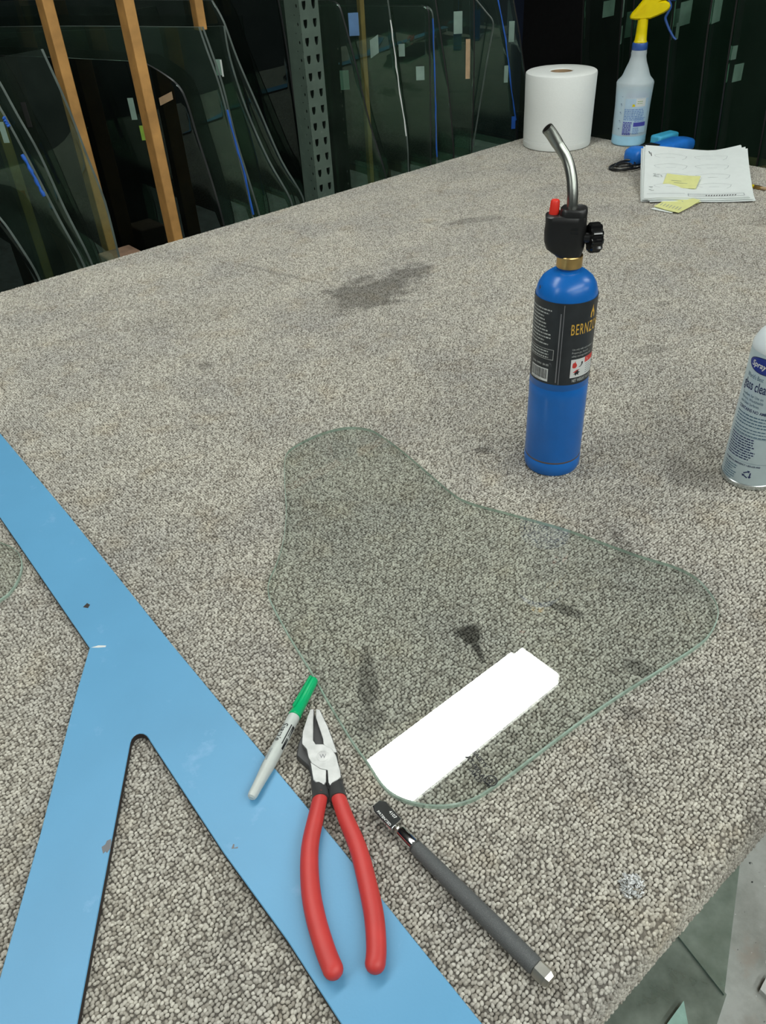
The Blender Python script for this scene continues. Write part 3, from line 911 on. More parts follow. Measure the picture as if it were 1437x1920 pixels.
# ---------------------------------------------------------------- marker
M['mk_green'] = plain('green_plastic', (.0, .42, .15), .3, var=.05)
M['mk_body'] = plain('grey_white_plastic', (.56, .59, .56), .4, var=.06, vscale=90)
def marker():
    a = Vector((-77.1, 513.9, 7.6)) * MM       # cap end
    b = Vector((-125.1, 385.9, 13.6)) * MM     # barrel end
    L = (b - a).length
    d = (b - a).normalized()
    o = thing('marker_pen', 'grey-barrelled marker pen with green cap beside the pliers', 'marker', (a + b) / 2 - Vector((0, 0, .0066)))
    y = Vector((0, 0, 1)).cross(d).normalized(); z = d.cross(y)
    Mx = Matrix.Translation(a - o.location) @ Matrix((d, y, z)).transposed().to_4x4()   # local x = along, z = up
    def ax(prof, seg=28):
        v, f = lathe(prof, seg)
        return [Mx @ Vector((p.z, p.x, p.y)) for p in v], f
    obj('cap', ax([(.0030, 0), (.0042, .0006), (.0048, .004), (.0052, .02), (.0057, .044), (.0060, .0445), (.0060, .047), (.0053, .0475)]), M['mk_green'], o)
    # clip: a long raised tongue
    cl = [(.001, -.0013), (.030, -.0017), (.040, -.0015), (.0415, 0), (.040, .0015), (.030, .0017), (.001, .0013)]
    V, F = prism(cl, 0, .0016, .0004)
    Rx = Matrix.Rotation(math.radians(28), 4, 'X')
    obj('clip', ([Mx @ (Rx @ Vector((p.x, p.y, p.z + .0047 + p.x * .028))) for p in V], F), M['mk_green'], o)
    obj('barrel', ax([(.0054, .0476), (.0057, .049), (.0058, .075), (.0057, .105), (.0048, .118), (.0044, .126), (.0042, L - .003), (.0036, L - .0006), (.0026, L)]), M['mk_body'], o)
    obj('end_plug', ax([(.0024, L - .0002), (.0024, L + .0005), (.0016, L + .0005)], 16), M['mk_body'], o)
    def along(vf, x0, ang, r):
        v, f = vf
        return [Mx @ Vector((x0 + p.x, -r * math.sin(ang + p.y / r) * -1, r * math.cos(ang + p.y / r))) for p in v], f
    # text runs from the cap to the barrel end, upper side to the right as seen
    t1 = along(text_vf('Sharpie', .0080, .86, .2, .00012), .060, -.74, .00592)
    obj('brand_lettering', t1, M['black_ink'], o, None)
    t2 = along(text_vf('FINE POINT', .0028, .9, 0, .00003), .089, -.6, .0059)
    obj('small_lettering', join(t2, along(text_vf('PERMANENT MARKER', .0022, .9), .089, -.95, .0059)), M['ink'], o, None)
    t3 = along(join(quad2(0, .012, 0, .003), quad2(.014, .026, 0, .0026), quad2(.0, .022, -.0022, -.0012)), .060, .95, .00592)
    obj('dark_print', t3, M['black_ink'], o, None)
marker()

# ---------------------------------------------------------------- pliers
M['chrome'] = plain('ground_steel', (.44, .44, .43), .46, 1.0, var=.12, vscale=120, bumps=(300, .15, .0004))
M['blackneck'] = plain('black_oxide', (.045, .045, .045), .45)
M['red'] = plain('red_vinyl', (.56, .045, .04), .48, var=.08, vscale=40, spots=((.20, .02, .02), 130, .72, .76))
def pliers():
    base = Vector((-58, 360, 0)) * MM
    o = thing('pliers', 'lineman pliers with polished jaws and long red grips', 'pliers', base)
    def flat(pts, z0, z1, ch=.0005):
        return prism([((x * MM - base.x), (y * MM - base.y)) for x, y in pts], z0, z1, ch)
    JL = [(-78.6, 472.4), (-75.0, 472.2), (-75.2, 458.8), (-74.6, 438.0), (-72.5, 434), (-66, 433.5), (-58, 428), (-54, 420), (-52.6, 413), (-50.6, 405), (-50.1, 399.5), (-53.5, 396.5), (-57.5, 394), (-59.5, 391.5),
          (-61.2, 395), (-62.0, 406.5), (-68.4, 408.6), (-76.0, 415.0), (-78.9, 421.0), (-80.4, 429.0), (-84.9, 435.2), (-84.9, 447.0), (-80.8, 465.2)]
    JR = [(-73.6, 472.1), (-69.8, 471.8), (-62.1, 452.5), (-57.2, 436.6), (-53.4, 424), (-60, 424.0), (-66.2, 434), (-66.4, 438.5), (-71.3, 455.5), (-73.4, 463)]
    TL = [(-76.9, 415.7), (-72, 420), (-64, 420), (-62.7, 405), (-62.7, 396), (-64.2, 393.2), (-66.0, 393.2), (-68.6, 395.6), (-71.5, 396), (-74.0, 398.6)]
    obj('jaw', flat(JL, .0025, .0150), M['chrome'], o)
    obj('jaw', flat(JR, .0025, .0147), M['chrome'], o)
    obj('tang', flat(TL, .0025, .0146), M['chrome'], o)
    # dark lower bodies under the polished faces
    obj('jaw_body', flat([(-79.5, 470), (-72.0, 470), (-60, 436), (-54, 420), (-51, 402), (-60, 392), (-64, 392), (-74, 398), (-79, 416), (-90, 428), (-89, 441), (-84, 455)], .0015, .0085, .001), M['blackneck'], o)
    px, py = -66.0, 421.0
    obj('pivot', xf(lathe([(.0056, 0), (.0055, .00015), (.0050, .0002)], 32), Matrix.Translation((px * MM - base.x, py * MM - base.y, .0149))), M['chrome'], o)
    emb = text_vf('W', .006, .9, 0, 0, 'CENTER')
    obj('pivot_mark', ([Vector((p.x + px * MM - base.x, p.y + (py - 2.2) * MM - base.y, .01518)) for p in emb[0]], emb[1]), M['chip'], o, None)
    def neck(pts):
        P = catmull([(x * MM - base.x, y * MM - base.y, z * MM) for x, y, z in pts], 4)
        return P
    nl = neck([(-70.5, 404, 8.6), (-69.3, 396, 8.8), (-67.8, 388, 10.5), (-67.0, 380, 13.0)])
    obj('neck', tube(nl, [.0062 + .00012 * i for i in range(len(nl))], 16, sq=.86), M['blackneck'], o)
    nr = neck([(-55.5, 404, 8.6), (-55.0, 396, 8.8), (-54.2, 390, 10.5), (-53.0, 380, 13.0)])
    obj('neck', tube(nr, [.0056 + .00016 * i for i in range(len(nr))], 16, sq=.86), M['blackneck'], o)
    GLp = [(-67.0, 386, 12.6), (-70.7, 363.8, 14.2), (-74.6, 336.7, 15.2), (-73.3, 306.9, 15.6), (-68.6, 282.8, 15.6), (-61.3, 260.0, 15.6), (-55.4, 246, 15.6)]
    GRp = [(-54.0, 386, 12.6), (-46.6, 362.1, 13.4), (-36.7, 334.0, 14.8), (-30.0, 303.9, 15.4), (-26.0, 280.0, 15.6), (-25.2, 259.0, 15.6), (-26.4, 248, 15.6)]
    for g in (GLp, GRp):
        P = neck(g)
        n = len(P)
        rr = []
        for i in range(n):
            u = i / (n - 1)
            r = 6.0 + 1.35 * math.sin(min(1, u * 1.25) * PI * .62)
            if i == 0: r = 5.4
            rr.append(r * MM)
        e = (P[-1] - P[-2]).normalized()
        for k, (dd, q) in enumerate(((.0025, .90), (.0045, .70), (.0058, .42), (.0062, .12))):
            P.append(P[n - 1] + e * dd); rr.append(rr[n - 1] * q)
        obj('grip', tube(P, rr, 22, sq=.92), M['red'], o, 60)
pliers()

# ---------------------------------------------------------------- glass cutter
M['mirror'] = plain('polished_chrome', (.60, .61, .62), .08, 1.0, var=.04)
M['nickel'] = plain('satin_nickel', (.66, .64, .58), .3, 1.0, var=.05)
def knurl():
    m, nt, p = newmat('knurled_grey')
    p.inputs['Roughness'].default_value = .5
    p.inputs['Base Color'].default_value = (.075, .08, .082, 1)
    v = N(nt, 'ShaderNodeTexVoronoi'); v.inputs['Scale'].default_value = 1500
    tc = N(nt, 'ShaderNodeTexCoord'); nt.links.new(tc.outputs['Object'], v.inputs['Vector'])
    c = mixcol(nt, (.06, .064, .066), (.13, .135, .135), v.outputs['Distance'])
    nt.links.new(c, p.inputs['Base Color'])
    bump(nt, p, v.outputs['Distance'], .5, .0006)
    return m
M['knurl'] = knurl()
def cutter():
    a = Vector((-19.6, 370.6, 7.0)) * MM; b = Vector((92.6, 233.0, 7.4)) * MM
    d = (b - a).normalized(); L = (b - a).length
    o = thing('glass_cutter', 'pencil-style glass cutter with chrome head and dark knurled handle', 'glass cutter', (a + b) / 2 * Vector((1, 1, 0)).length if 0 else Vector(((a.x + b.x) / 2, (a.y + b.y) / 2, 0)))
    y = Vector((0, 0, 1)).cross(d).normalized(); z = d.cross(y)
    Mx = Matrix.Translation(a - o.location) @ Matrix((d, y, z)).transposed().to_4x4()
    def ax(prof, seg=28):
        v, f = lathe(prof, seg)
        return [Mx @ Vector((p.z, p.x, p.y)) for p in v], f
    hd = [(-.0035, -.0042), (-.0035, .0028), (.0005, .0064), (.020, .0064), (.0206, .0058), (.0206, -.0064), (.001, -.0064)]
    V, F = prism([(x, yy) for x, yy in hd], -.0062, .0078, .0007)
    Rx = Matrix.Translation((0, 0, .0012)) @ Matrix.Rotation(math.radians(9), 4, 'Y')
    obj('head', ([Mx @ (Rx @ p) for p in V], F), M['mirror'], o)
    wv = lathe([(.0006, -.0009), (.0026, -.0002), (.0026, .0002), (.0006, .0009)], 20)
    obj('cutting_wheel', ([Mx @ Vector((p.x - .0022, p.z, p.y + .001)) for p in wv[0]], wv[1]), M['nickel'], o)
    # lettering reads from the handle end towards the tip, on the top face
    def on_head(vf, x0, y0):
        return [Mx @ (Rx @ Vector((x0 + p.x, y0 + p.y, .00792))) for p in vf[0]], vf[1]
    obj('engraving', join(on_head(text_vf('4107', .0038, 1.0, 0, .00005), .0090, .0018), on_head(text_vf('PATENTED', .0028, 1.15, .1, .00005), .0025, -.0052)), M['white'], o, None)
    obj('ball_joint', ax([(.001, .0200), (.0026, .0210), (.0034, .0228), (.0026, .0246), (.0020, .0252)], 20), M['nickel'], o)
    obj('ferrule', ax([(.0024, .0243), (.0042, .0250), (.0050, .0262), (.0050, .0425), (.0045, .0430)]), M['mirror'], o)
    obj('collar_ring', ax([(.0051, .0418), (.0056, .0424), (.0056, .0436), (.0051, .0442)]), M['blackneck'], o)
    hp = [(.0046, .0432), (.0056, .0440), (.0060, .06), (.0066, .10), (.0068, .13), (.0067, L - .0145), (.0061, L - .0125), (.005, L - .012)]
    obj('handle', ax(hp), M['knurl'], o)
    hexp = [(.0052, L - .0126), (.0066, L - .0118), (.0068, L - .0025), (.0052, L + .0006)]
    v, f = lathe(hexp, 6)
    obj('end_cap', ([Mx @ Vector((p.z, p.x, p.y)) for p in v], f), M['nickel'], o, 20)
cutter()

# ---------------------------------------------------------------- gas torch
M['tank'] = plain('tank_blue', (.008, .14, .50), .28, var=.12, vscale=22, spots=((.07, .05, .05), 48, .70, .75), bumps=(70, .12, .0006))
M['tlabel'] = plain('torch_label', (.022, .026, .030), .38, var=.3, vscale=30, spots=((.16, .17, .17), 75, .66, .75))
M['brass'] = plain('brass', (.66, .44, .17), .32, 1.0, var=.1, vscale=50)
M['black'] = plain('black_plastic', (.012, .012, .012), .38, var=.1)
M['gloss'] = plain('gloss_black', (.008, .008, .008), .12)
M['button'] = plain('red_button', (.80, .035, .02), .4, var=.04)
M['tubesteel'] = plain('stainless_tube', (.36, .375, .34), .33, 1.0, var=.1, vscale=40)
M['gold'] = plain('gold_ink', (.70, .42, .06), .5, var=.1)
M['lt_ink'] = plain('pale_ink', (.50, .52, .50), .6, var=.15, vscale=200)
M['red_ink'] = plain('red_ink', (.65, .05, .04), .5)
M['rust'] = plain('rust_line', (.10, .07, .06), .7)
def torch():
    rz = math.atan2(-.25218, .96768)
    o = thing('gas_torch', 'blue propane cylinder with black torch head standing on the carpet', 'torch', (.2248, .8626, 0), rz)
    R = .0352
    prof = [(.030, .0005), (.0335, .001), (R - .0004, .004), (R + .0004, .010), (R + .0004, .017), (R - .0009, .0195), (R - .0006, .0215), (R, .024), (R, .108), (R, .1215), (R - .0007, .1228), (R - .0007, .1242), (R, .1255), (R, .228), (R - .0006, .236), (R - .0028, .2440), (R - .0070, .2510), (R - .0135, .2562), (.0175, .2588), (.0120, .2600), (.0115, .2680)]
    obj('cylinder', lathe(prof, 64), M['tank'], o)
    obj('rust_seam', lathe([(R - .0008, .0190), (R - .00035, .0196), (R - .00035, .0208), (R - .0007, .0216)], 64, False), M['rust'], o)
    th0 = -PI / 2
    rl = R + .00025
    lb = obj('label', wrap(quad2(-.108, .108, 0, .101, 80), rl, th0, .1325), M['tlabel'], o, None)
    ri = rl + .00018
    def put(name, vf, x, z, m, parent=lb, angle=None):
        return obj(name, wrap([vf] and ([Vector((p.x + x, p.y, 0)) for p in vf[0]], vf[1]), ri, th0, z), M[m], parent, angle)
    put('seam_highlight', join(quad2(-.0008, .0000, 0, .098), quad2(-.0042, -.0030, .002, .088)), .0, .1335, 'chip')
    put('brand_lettering', text_vf('BERNZOMATIC', .0185, .46, 0, .00012, 'LEFT', 1.18), .0085, .1960, 'gold')
    fl = [(-.0035, 0), (-.0035, .005), (-.001, .010), (0, .0145), (.001, .010), (.0035, .005), (.0035, 0), (.0015, -.001), (.0015, .004), (0, .0065), (-.0015, .004), (-.0015, -.001)]
    put('flame_emblem', ([Vector((x, y, 0)) for x, y in fl], [tuple(range(len(fl)))]), .0370, .2130, 'gold')
    put('usage_text', join(text_vf('Use only with well ventilated', .0033, .8), ([Vector((p.x, p.y - .0042, 0)) for p in text_vf('Propane gas. Read all', .0033, .8)[0]], text_vf('Propane gas. Read all', .0033, .8)[1]), ([Vector((p.x, p.y - .0084, 0)) for p in text_vf('safety warnings before use', .0033, .8)[0]], text_vf('safety warnings before use', .0033, .8)[1])), .0125, .1765, 'lt_ink')
    put('warning_panel', join(quad2(0, .036, 0, .0235, 14)), .0125, .1415, 'white')
    ri += .00012
    put('warning_red', quad2(.019, .036, .0165, .0235, 6), .0125, .1415, 'red_ink')
    put('fine_print', greek(.014, 5, .0028, .0010, 3), .0335, .1555, 'ink')
    # flame, arm and splayed-hand pictograms
    put('flame_symbol', join(([Vector((x * .001, y * .001, 0)) for x, y in ((2, 13.5), (4, 12.3), (6.5, 12.6), (8, 15), (7.2, 17.5), (6, 19), (5.4, 21.5), (4.2, 18.8), (3.2, 19.6), (2.2, 17.5))], [tuple(range(10))])), .0125, .1415, 'red_ink')
    put('hand_symbol', ([Vector((x * .001, y * .001, 0)) for x, y in ((4, 3.5), (6, 4.5), (7, 2), (8.5, 4.2), (11, 2.5), (10.6, 5), (13, 6.5), (10.5, 7.2), (10, 10), (8.2, 8), (6, 8.8), (6, 6.2))], [tuple(range(12))]), .0125, .1415, 'black_ink')
    put('hand_flame', ([Vector((x * .001, y * .001, 0)) for x, y in ((3, 6.6), (6, 8.6), (8, 9.6), (12.5, 9.8), (10, 8.2), (8, 7.5), (6, 6.4))], [tuple(range(7))]), .0125, .1416, 'red_ink')
    put('arm_symbol', ([Vector((x * .001, y * .001, 0)) for x, y in ((9.8, 13), (12.5, 14), (14, 16.2), (13.6, 18.5), (14.8, 19.5), (16.2, 18.2), (15.6, 15.8), (14.4, 14.2), (12.5, 12.8))], [tuple(range(9))]), .0125, .1415, 'black_ink')
    put('alert_triangle', ([Vector((x * .001, y * .001, 0)) for x, y in ((20.5, 17.6), (24.5, 17.6), (22.5, 22))], [(0, 1, 2)]), .0125, .1415, 'white')
    put('net_weight', text_vf('NET WEIGHT 14.1 OZ', .0056, .56, 0, .0001), .0155, .1358, 'lt_ink')
    put('safety_text', greek(.043, 11, .0041, .0016, 8, .3), -.0545, .2235, 'lt_ink')
    fr = join(quad2(-.056, -.0085, 0, .0005, 10), quad2(-.056, -.0085, .0125, .0130, 10), quad2(-.0090, -.0085, 0, .013))
    put('notice_frame', fr, 0, .1640, 'lt_ink')
    put('notice_text', greek(.042, 3, .0036, .0016, 9, .2), -.0535, .1738, 'lt_ink')
    put('code_lettering', text_vf('UL2 No. 15-995-B   UN 1075', .0034, .62, 0, .0001), -.0390, .1555, 'lt_ink')
    bc = put('barcode', quad2(0, .0265, 0, .0165, 10), -.0400, .1355, 'white')
    ri += .00012
    bars = []; x = .0012; rb = random.Random(2)
    while x < .0250:
        ww = rb.choice((.0003, .0004, .0006, .0009)); bars.append(quad2(x, x + ww, .0030, .0155)); x += ww + rb.choice((.0003, .0005, .0007))
    bars.append(([Vector((p.x + .002, p.y + .0006, 0)) for p in text_vf('0 37295 28477 4', .0022, 1.0)[0]], text_vf('0 37295 28477 4', .0022, 1.0)[1]))
    put('barcode_bars', join(*bars), -.0400, .1355, 'black_ink')
    # brass nut
    kn = lathe([(.0110, .2630), (.0140, .2632), (.0142, .2640), (.0142, .2755), (.0136, .2765), (.0110, .2768)], 40)
    obj('brass_nut', kn, M['brass'], o, 25)
    # black head: lofted rounded sections, ignition shoulder on the left
    def rrect(x0, x1, y0, y1, z, r, n=5):
        P = []
        for cx, cy, a0 in ((x1 - r, y1 - r, 0), (x0 + r, y1 - r, 90), (x0 + r, y0 + r, 180), (x1 - r, y0 + r, 270)):
            for k in range(n + 1):
                a = math.radians(a0 + 90 * k / n)
                P.append(Vector((cx + r * math.cos(a), cy + r * math.sin(a), z)))
        return P
    def loft(secs):
        V, F = [], []
        n = len(secs[0])
        for s in secs: V += s
        for i in range(len(secs) - 1):
            for k in range(n):
                k2 = (k + 1) % n
                F.append((i * n + k, i * n + k2, (i + 1) * n + k2, (i + 1) * n + k))
        F.append(tuple(range(n))[::-1]); F.append(tuple((len(secs) - 1) * n + k for k in range(n)))
        return V, F
    h = [rrect(-.0150, .0112, -.0120, .0120, .2755, .008), rrect(-.0170, .0120, -.0128, .0128, .2775, .008), rrect(-.0265, .0140, -.0135, .0135, .2840, .009), rrect(-.0292, .0148, -.0138, .0138, .2920, .009), rrect(-.0298, .0150, -.0138, .0138, .3020, .009), rrect(-.0290, .0146, -.0136, .0136, .3120, .009), rrect(-.0296, .0142, -.0134, .0134, .3185, .009), rrect(-.0270, .0130, -.0115, .0115, .3200, .009)]
    obj('torch_head', loft(h), M['black'], o, 50)
    ch = [rrect(-.0135, .0140, -.0125, .0125, .3150, .008), rrect(-.0142, .0143, -.0130, .0130, .3245, .008), rrect(-.0125, .0128, -.0115, .0115, .3268, .008), rrect(-.0085, .0085, -.0085, .0085, .3258, .007)]
    obj('head_chimney', loft(ch), M['black'], o, 50)
    for zz in (.3065, .3025):
        obj('vent_slot', box(-.0015, .0065, -.01395, -.0130, zz, zz + .0022), M['gloss'], o)
    obj('igniter_button', xf(lathe([(.0050, -.004), (.0054, 0), (.0054, .002), (.0048, .0145), (.0040, .0158), (.0020, .0160)], 28), Matrix.Translation((-.0208, 0, .3185)) @ Matrix.Rotation(math.radians(2), 4, 'Y')), M['button'], o)
    # bent burner tube, hollow at the mouth
    cx = [(-.0022, 0, .318), (-.0024, 0, .3300), (-.0034, .003, .3425), (-.0062, .009, .3570), (-.0122, .016, .3712), (-.0222, .020, .3842), (-.0300, .020, .3948), (-.0350, .0185, .4008)]
    P = catmull(cx, 5)
    out = tube(P, .0058, 24, caps=False)
    obj('burner_tube', out, M['tubesteel'], o, 60)
    d = (P[-1] - P[-2]).normalized()
    inner = tube([P[-1], P[-1] - d * .012], .0047, 24)
    obj('tube_bore', inner, M['gloss'], o)
    V, F = [], []
    ov, _ = tube([P[-1] - d * .0005, P[-1]], .0058, 24, False); iv, _ = tube([P[-1] - d * .0005, P[-1]], .0047, 24, False)
    V = ov[24:] + iv[24:]
    F = [(k, (k + 1) % 24, 24 + (k + 1) % 24, 24 + k) for k in range(24)]
    obj('tube_lip', (V, F), M['tubesteel'], o)
    obj('tube_sleeve', tube(P[-11:-1] + [P[-1] - d * .0008], [.0059, .0062] + [.0062] * 9, 24, False), M['tubesteel'], o)
    # valve knob on the right with scalloped rim
    V, F = [], []
    n = 60
    for x in (0, .0015, .0105, .0125):
        for k in range(n):
            a = 2 * PI * k / n
            r = .0148 + .0010 * (1 if math.cos(10 * a) > -.2 else -1)
            if x in (0, .0125): r -= .0012
            V.append(Vector((x, r * math.cos(a), r * math.sin(a))))
    for i in range(3):
        for k in range(n):
            k2 = (k + 1) % n
            F.append((i * n + k, i * n + k2, (i + 1) * n + k2, (i + 1) * n + k))
    F.append(tuple(range(n))[::-1]); F.append(tuple(3 * n + k for k in range(n)))
    Mk = Matrix.Translation((.0178, -.0070, .2970)) @ Matrix.Rotation(math.radians(16), 4, 'Z')
    obj('valve_knob', xf((V, F), Mk), M['gloss'], o, 30)
    obj('valve_stem', tube([(.0120, -.005, .2970), (.0200, -.0065, .2970)], .0052, 16), M['black'], o)
torch()

# ---------------------------------------------------------------- glass cleaner can at the right edge
M['can'] = plain('silver_can_print', (.50, .60, .63), .34, .2, var=.04)
M['canrim'] = plain('tinplate', (.62, .66, .66), .25, .9, var=.05)
M['candome'] = plain('white_dome', (.74, .80, .82), .35, var=.02)
M['navy_ink'] = plain('navy_ink', (.012, .022, .10), .45)
M['slate_ink'] = plain('slate_ink', (.06, .13, .20), .5)
M['logo_blue'] = plain('logo_blue', (.012, .03, .26), .35)
def can():
    rz = math.atan2(-460, 805)
    o = thing('spray_can', 'silver aerosol can of glass cleaner cut by the right edge', 'spray can', (.4612, .8045, 0), rz)
    R = .0330
    obj('can_body', lathe([(.0310, .006), (R, .0072), (R, .1745), (R - .0006, .1760)], 64), M['can'], o)
    obj('bottom_rim', lathe([(.0310, .0006), (R + .0006, .0008), (R + .0012, .0030), (R + .0006, .0062), (R - .0004, .0070)], 64), M['canrim'], o)
    obj('dome', lathe([(R - .0002, .1755), (R + .0001, .1780), (R - .0012, .1830), (R - .0042, .1900), (R - .0090, .1965), (R - .0130, .1995), (.0165, .2010), (.0160, .2040), (.0130, .2050)], 64), M['candome'], o)
    obj('actuator', lathe([(.0075, .2040), (.0085, .2060), (.0085, .2180), (.0070, .2230), (.0030, .2240)], 28), M['candome'], o)
    rl = R + .0002
    th0 = -PI / 2 - 1.30
    def put(name, vf, x, z, m, dr=0):
        return obj(name, wrap(([Vector((p.x + x, p.y, 0)) for p in vf[0]], vf[1]), rl + dr, th0, z), M[m], o, None)
    def ell(cx, cy, a, b, n=36):
        V = [Vector((cx + a * math.cos(2 * PI * k / n), cy + b * math.sin(2 * PI * k / n), 0)) for k in range(n)]
        # strips so it can bend
        F = [(k, k + 1, n - 2 - k, n - 1 - k) for k in range(n // 2 - 1)]
        return V, F
    put('logo_rim', ell(.030, .1620, .0235, .0098), 0, 0, 'navy_ink')
    put('logo_oval', ell(.030, .1620, .0225, .0088), 0, 0, 'logo_blue', .0001)
    put('logo_lettering', text_vf('Sprayway', .0092, .95, .2, .0002), .0118, .1592, 'white', .0002)
    put('slogan', text_vf("World's Best", .0075, .60), .0080, .1440, 'slate_ink')
    put('product_name', text_vf('glass cleaner', .0170, .52, 0, .0002), .0050, .1300, 'navy_ink')
    for k, s in enumerate(('Excellent for Use on', 'Mirrors, Windshields', 'and Glass Surfaces.')):
        put('usage_lettering', text_vf(s, .0050, .72), .0075, .1215 - k * .0053, 'slate_ink')
    put('claim_lettering', text_vf('CONTAINS NO AMMONIA', .0056, .75, 0, .0001), .0065, .1035, 'navy_ink')
    put('blurb', greek(.052, 4, .0040, .0015, 4, .2), .0062, .0985, 'slate_ink')
    put('blurb', greek(.050, 3, .0040, .0013, 5, .2), .0062, .0815, 'slate_ink')
    put('rule', join(quad2(.004, .060, .0718, .0722, 16), quad2(.004, .060, .0372, .0375, 16)), 0, 0, 'slate_ink')
    put('directions', greek(.038, 9, .0034, .0016, 6, .15), .0055, .0690, 'navy_ink')
    put('emergency_lettering', text_vf('FOR MEDICAL EMERGENCY 1-800-638-4900', .0036, .70, 0, .00005), .0055, .0325, 'navy_ink')
    put('maker_text', greek(.024, 7, .0032, .0013, 7, .4), .0065, .0285, 'slate_ink')
    # recycling arrows
    rec = []
    for k in range(3):
        a = 2 * PI * k / 3 + .5
        c, s = math.cos(a), math.sin(a)
        pts = [(-.0032, .0042), (.0022, .0042), (.0022, .0056), (.0050, .0034), (.0022, .0012), (.0022, .0026), (-.0032, .0026)]
        rec.append(([Vector((c * x - s * y + .041, s * x + c * y + .0215, 0)) for x, y in pts], [(0, 1, 5, 6), (2, 3, 4)]))
    put('recycling_mark', join(*rec), 0, 0, 'navy_ink')
can()

# ---------------------------------------------------------------- paper towel roll
def roll():
    o = thing('paper_towel_roll', 'fat white paper towel roll standing upright at the back of the bench', 'paper roll', W(0, 0) + Vector((.5735, 2.470, 0)))
    R, H = .0955, .190
    prof = [(R - .004, .0005), (R - .001, .002), (R, .006), (R, .0168), (R - .0006, .0172), (R - .0006, .0180), (R, .0184), (R, .0240), (R - .0004, .0243), (R - .0004, .0248), (R + .0002, .0252), (R + .0008, .10), (R + .0022, H - .006), (R + .001, H - .002), (R - .002, H), (.060, H + .001), (.033, H), (.031, H - .002), (.031, .004)]
    obj('paper', lathe(prof, 72), M['towel'], o)
    obj('core', lathe([(.0308, H - .045), (.0308, H - .0025), (.0290, H - .0025), (.0290, H - .045)], 40), M['card'], o)
roll()

# ---------------------------------------------------------------- spray bottle
def frosted(name, col, trans):
    m, nt, p = newmat(name)
    p.inputs['Base Color'].default_value = (*col, 1)
    p.inputs['Roughness'].default_value = .35
    out = nt.nodes['Material Output']
    t = N(nt, 'ShaderNodeBsdfTranslucent'); t.inputs[0].default_value = (*col, 1)
    tr = N(nt, 'ShaderNodeBsdfTransparent'); tr.inputs[0].default_value = (*[min(1, c * 1.15) for c in col], 1)
    a = N(nt, 'ShaderNodeMixShader'); a.inputs[0].default_value = .35
    nt.links.new(p.outputs[0], a.inputs[1]); nt.links.new(t.outputs[0], a.inputs[2])
    b = N(nt, 'ShaderNodeMixShader')
    nt.links.new(ramp(nt, noise(nt, 12, 2), .3, .7, trans - .05, trans + .05), b.inputs[0])
    nt.links.new(a.outputs[0], b.inputs[1]); nt.links.new(tr.outputs[0], b.inputs[2])
    nt.links.new(b.outputs[0], out.inputs[0])
    return m
M['bottle'] = frosted('frosted_plastic', (.90, .96, .98), .26)
M['liquid'] = plain('blue_liquid', (.42, .74, .95), .3, var=.04)
M['yellow'] = plain('yellow_plastic', (.85, .66, .0), .35, var=.05)
M['trig'] = plain('blue_plastic', (.035, .10, .36), .35, var=.08)
M['lab_blue'] = plain('label_blue', (.19, .32, .60), .5, var=.08)
M['lab_pale'] = plain('label_pale', (.50, .66, .80), .5, var=.05)
M['purple'] = plain('label_violet', (.07, .07, .40), .5)
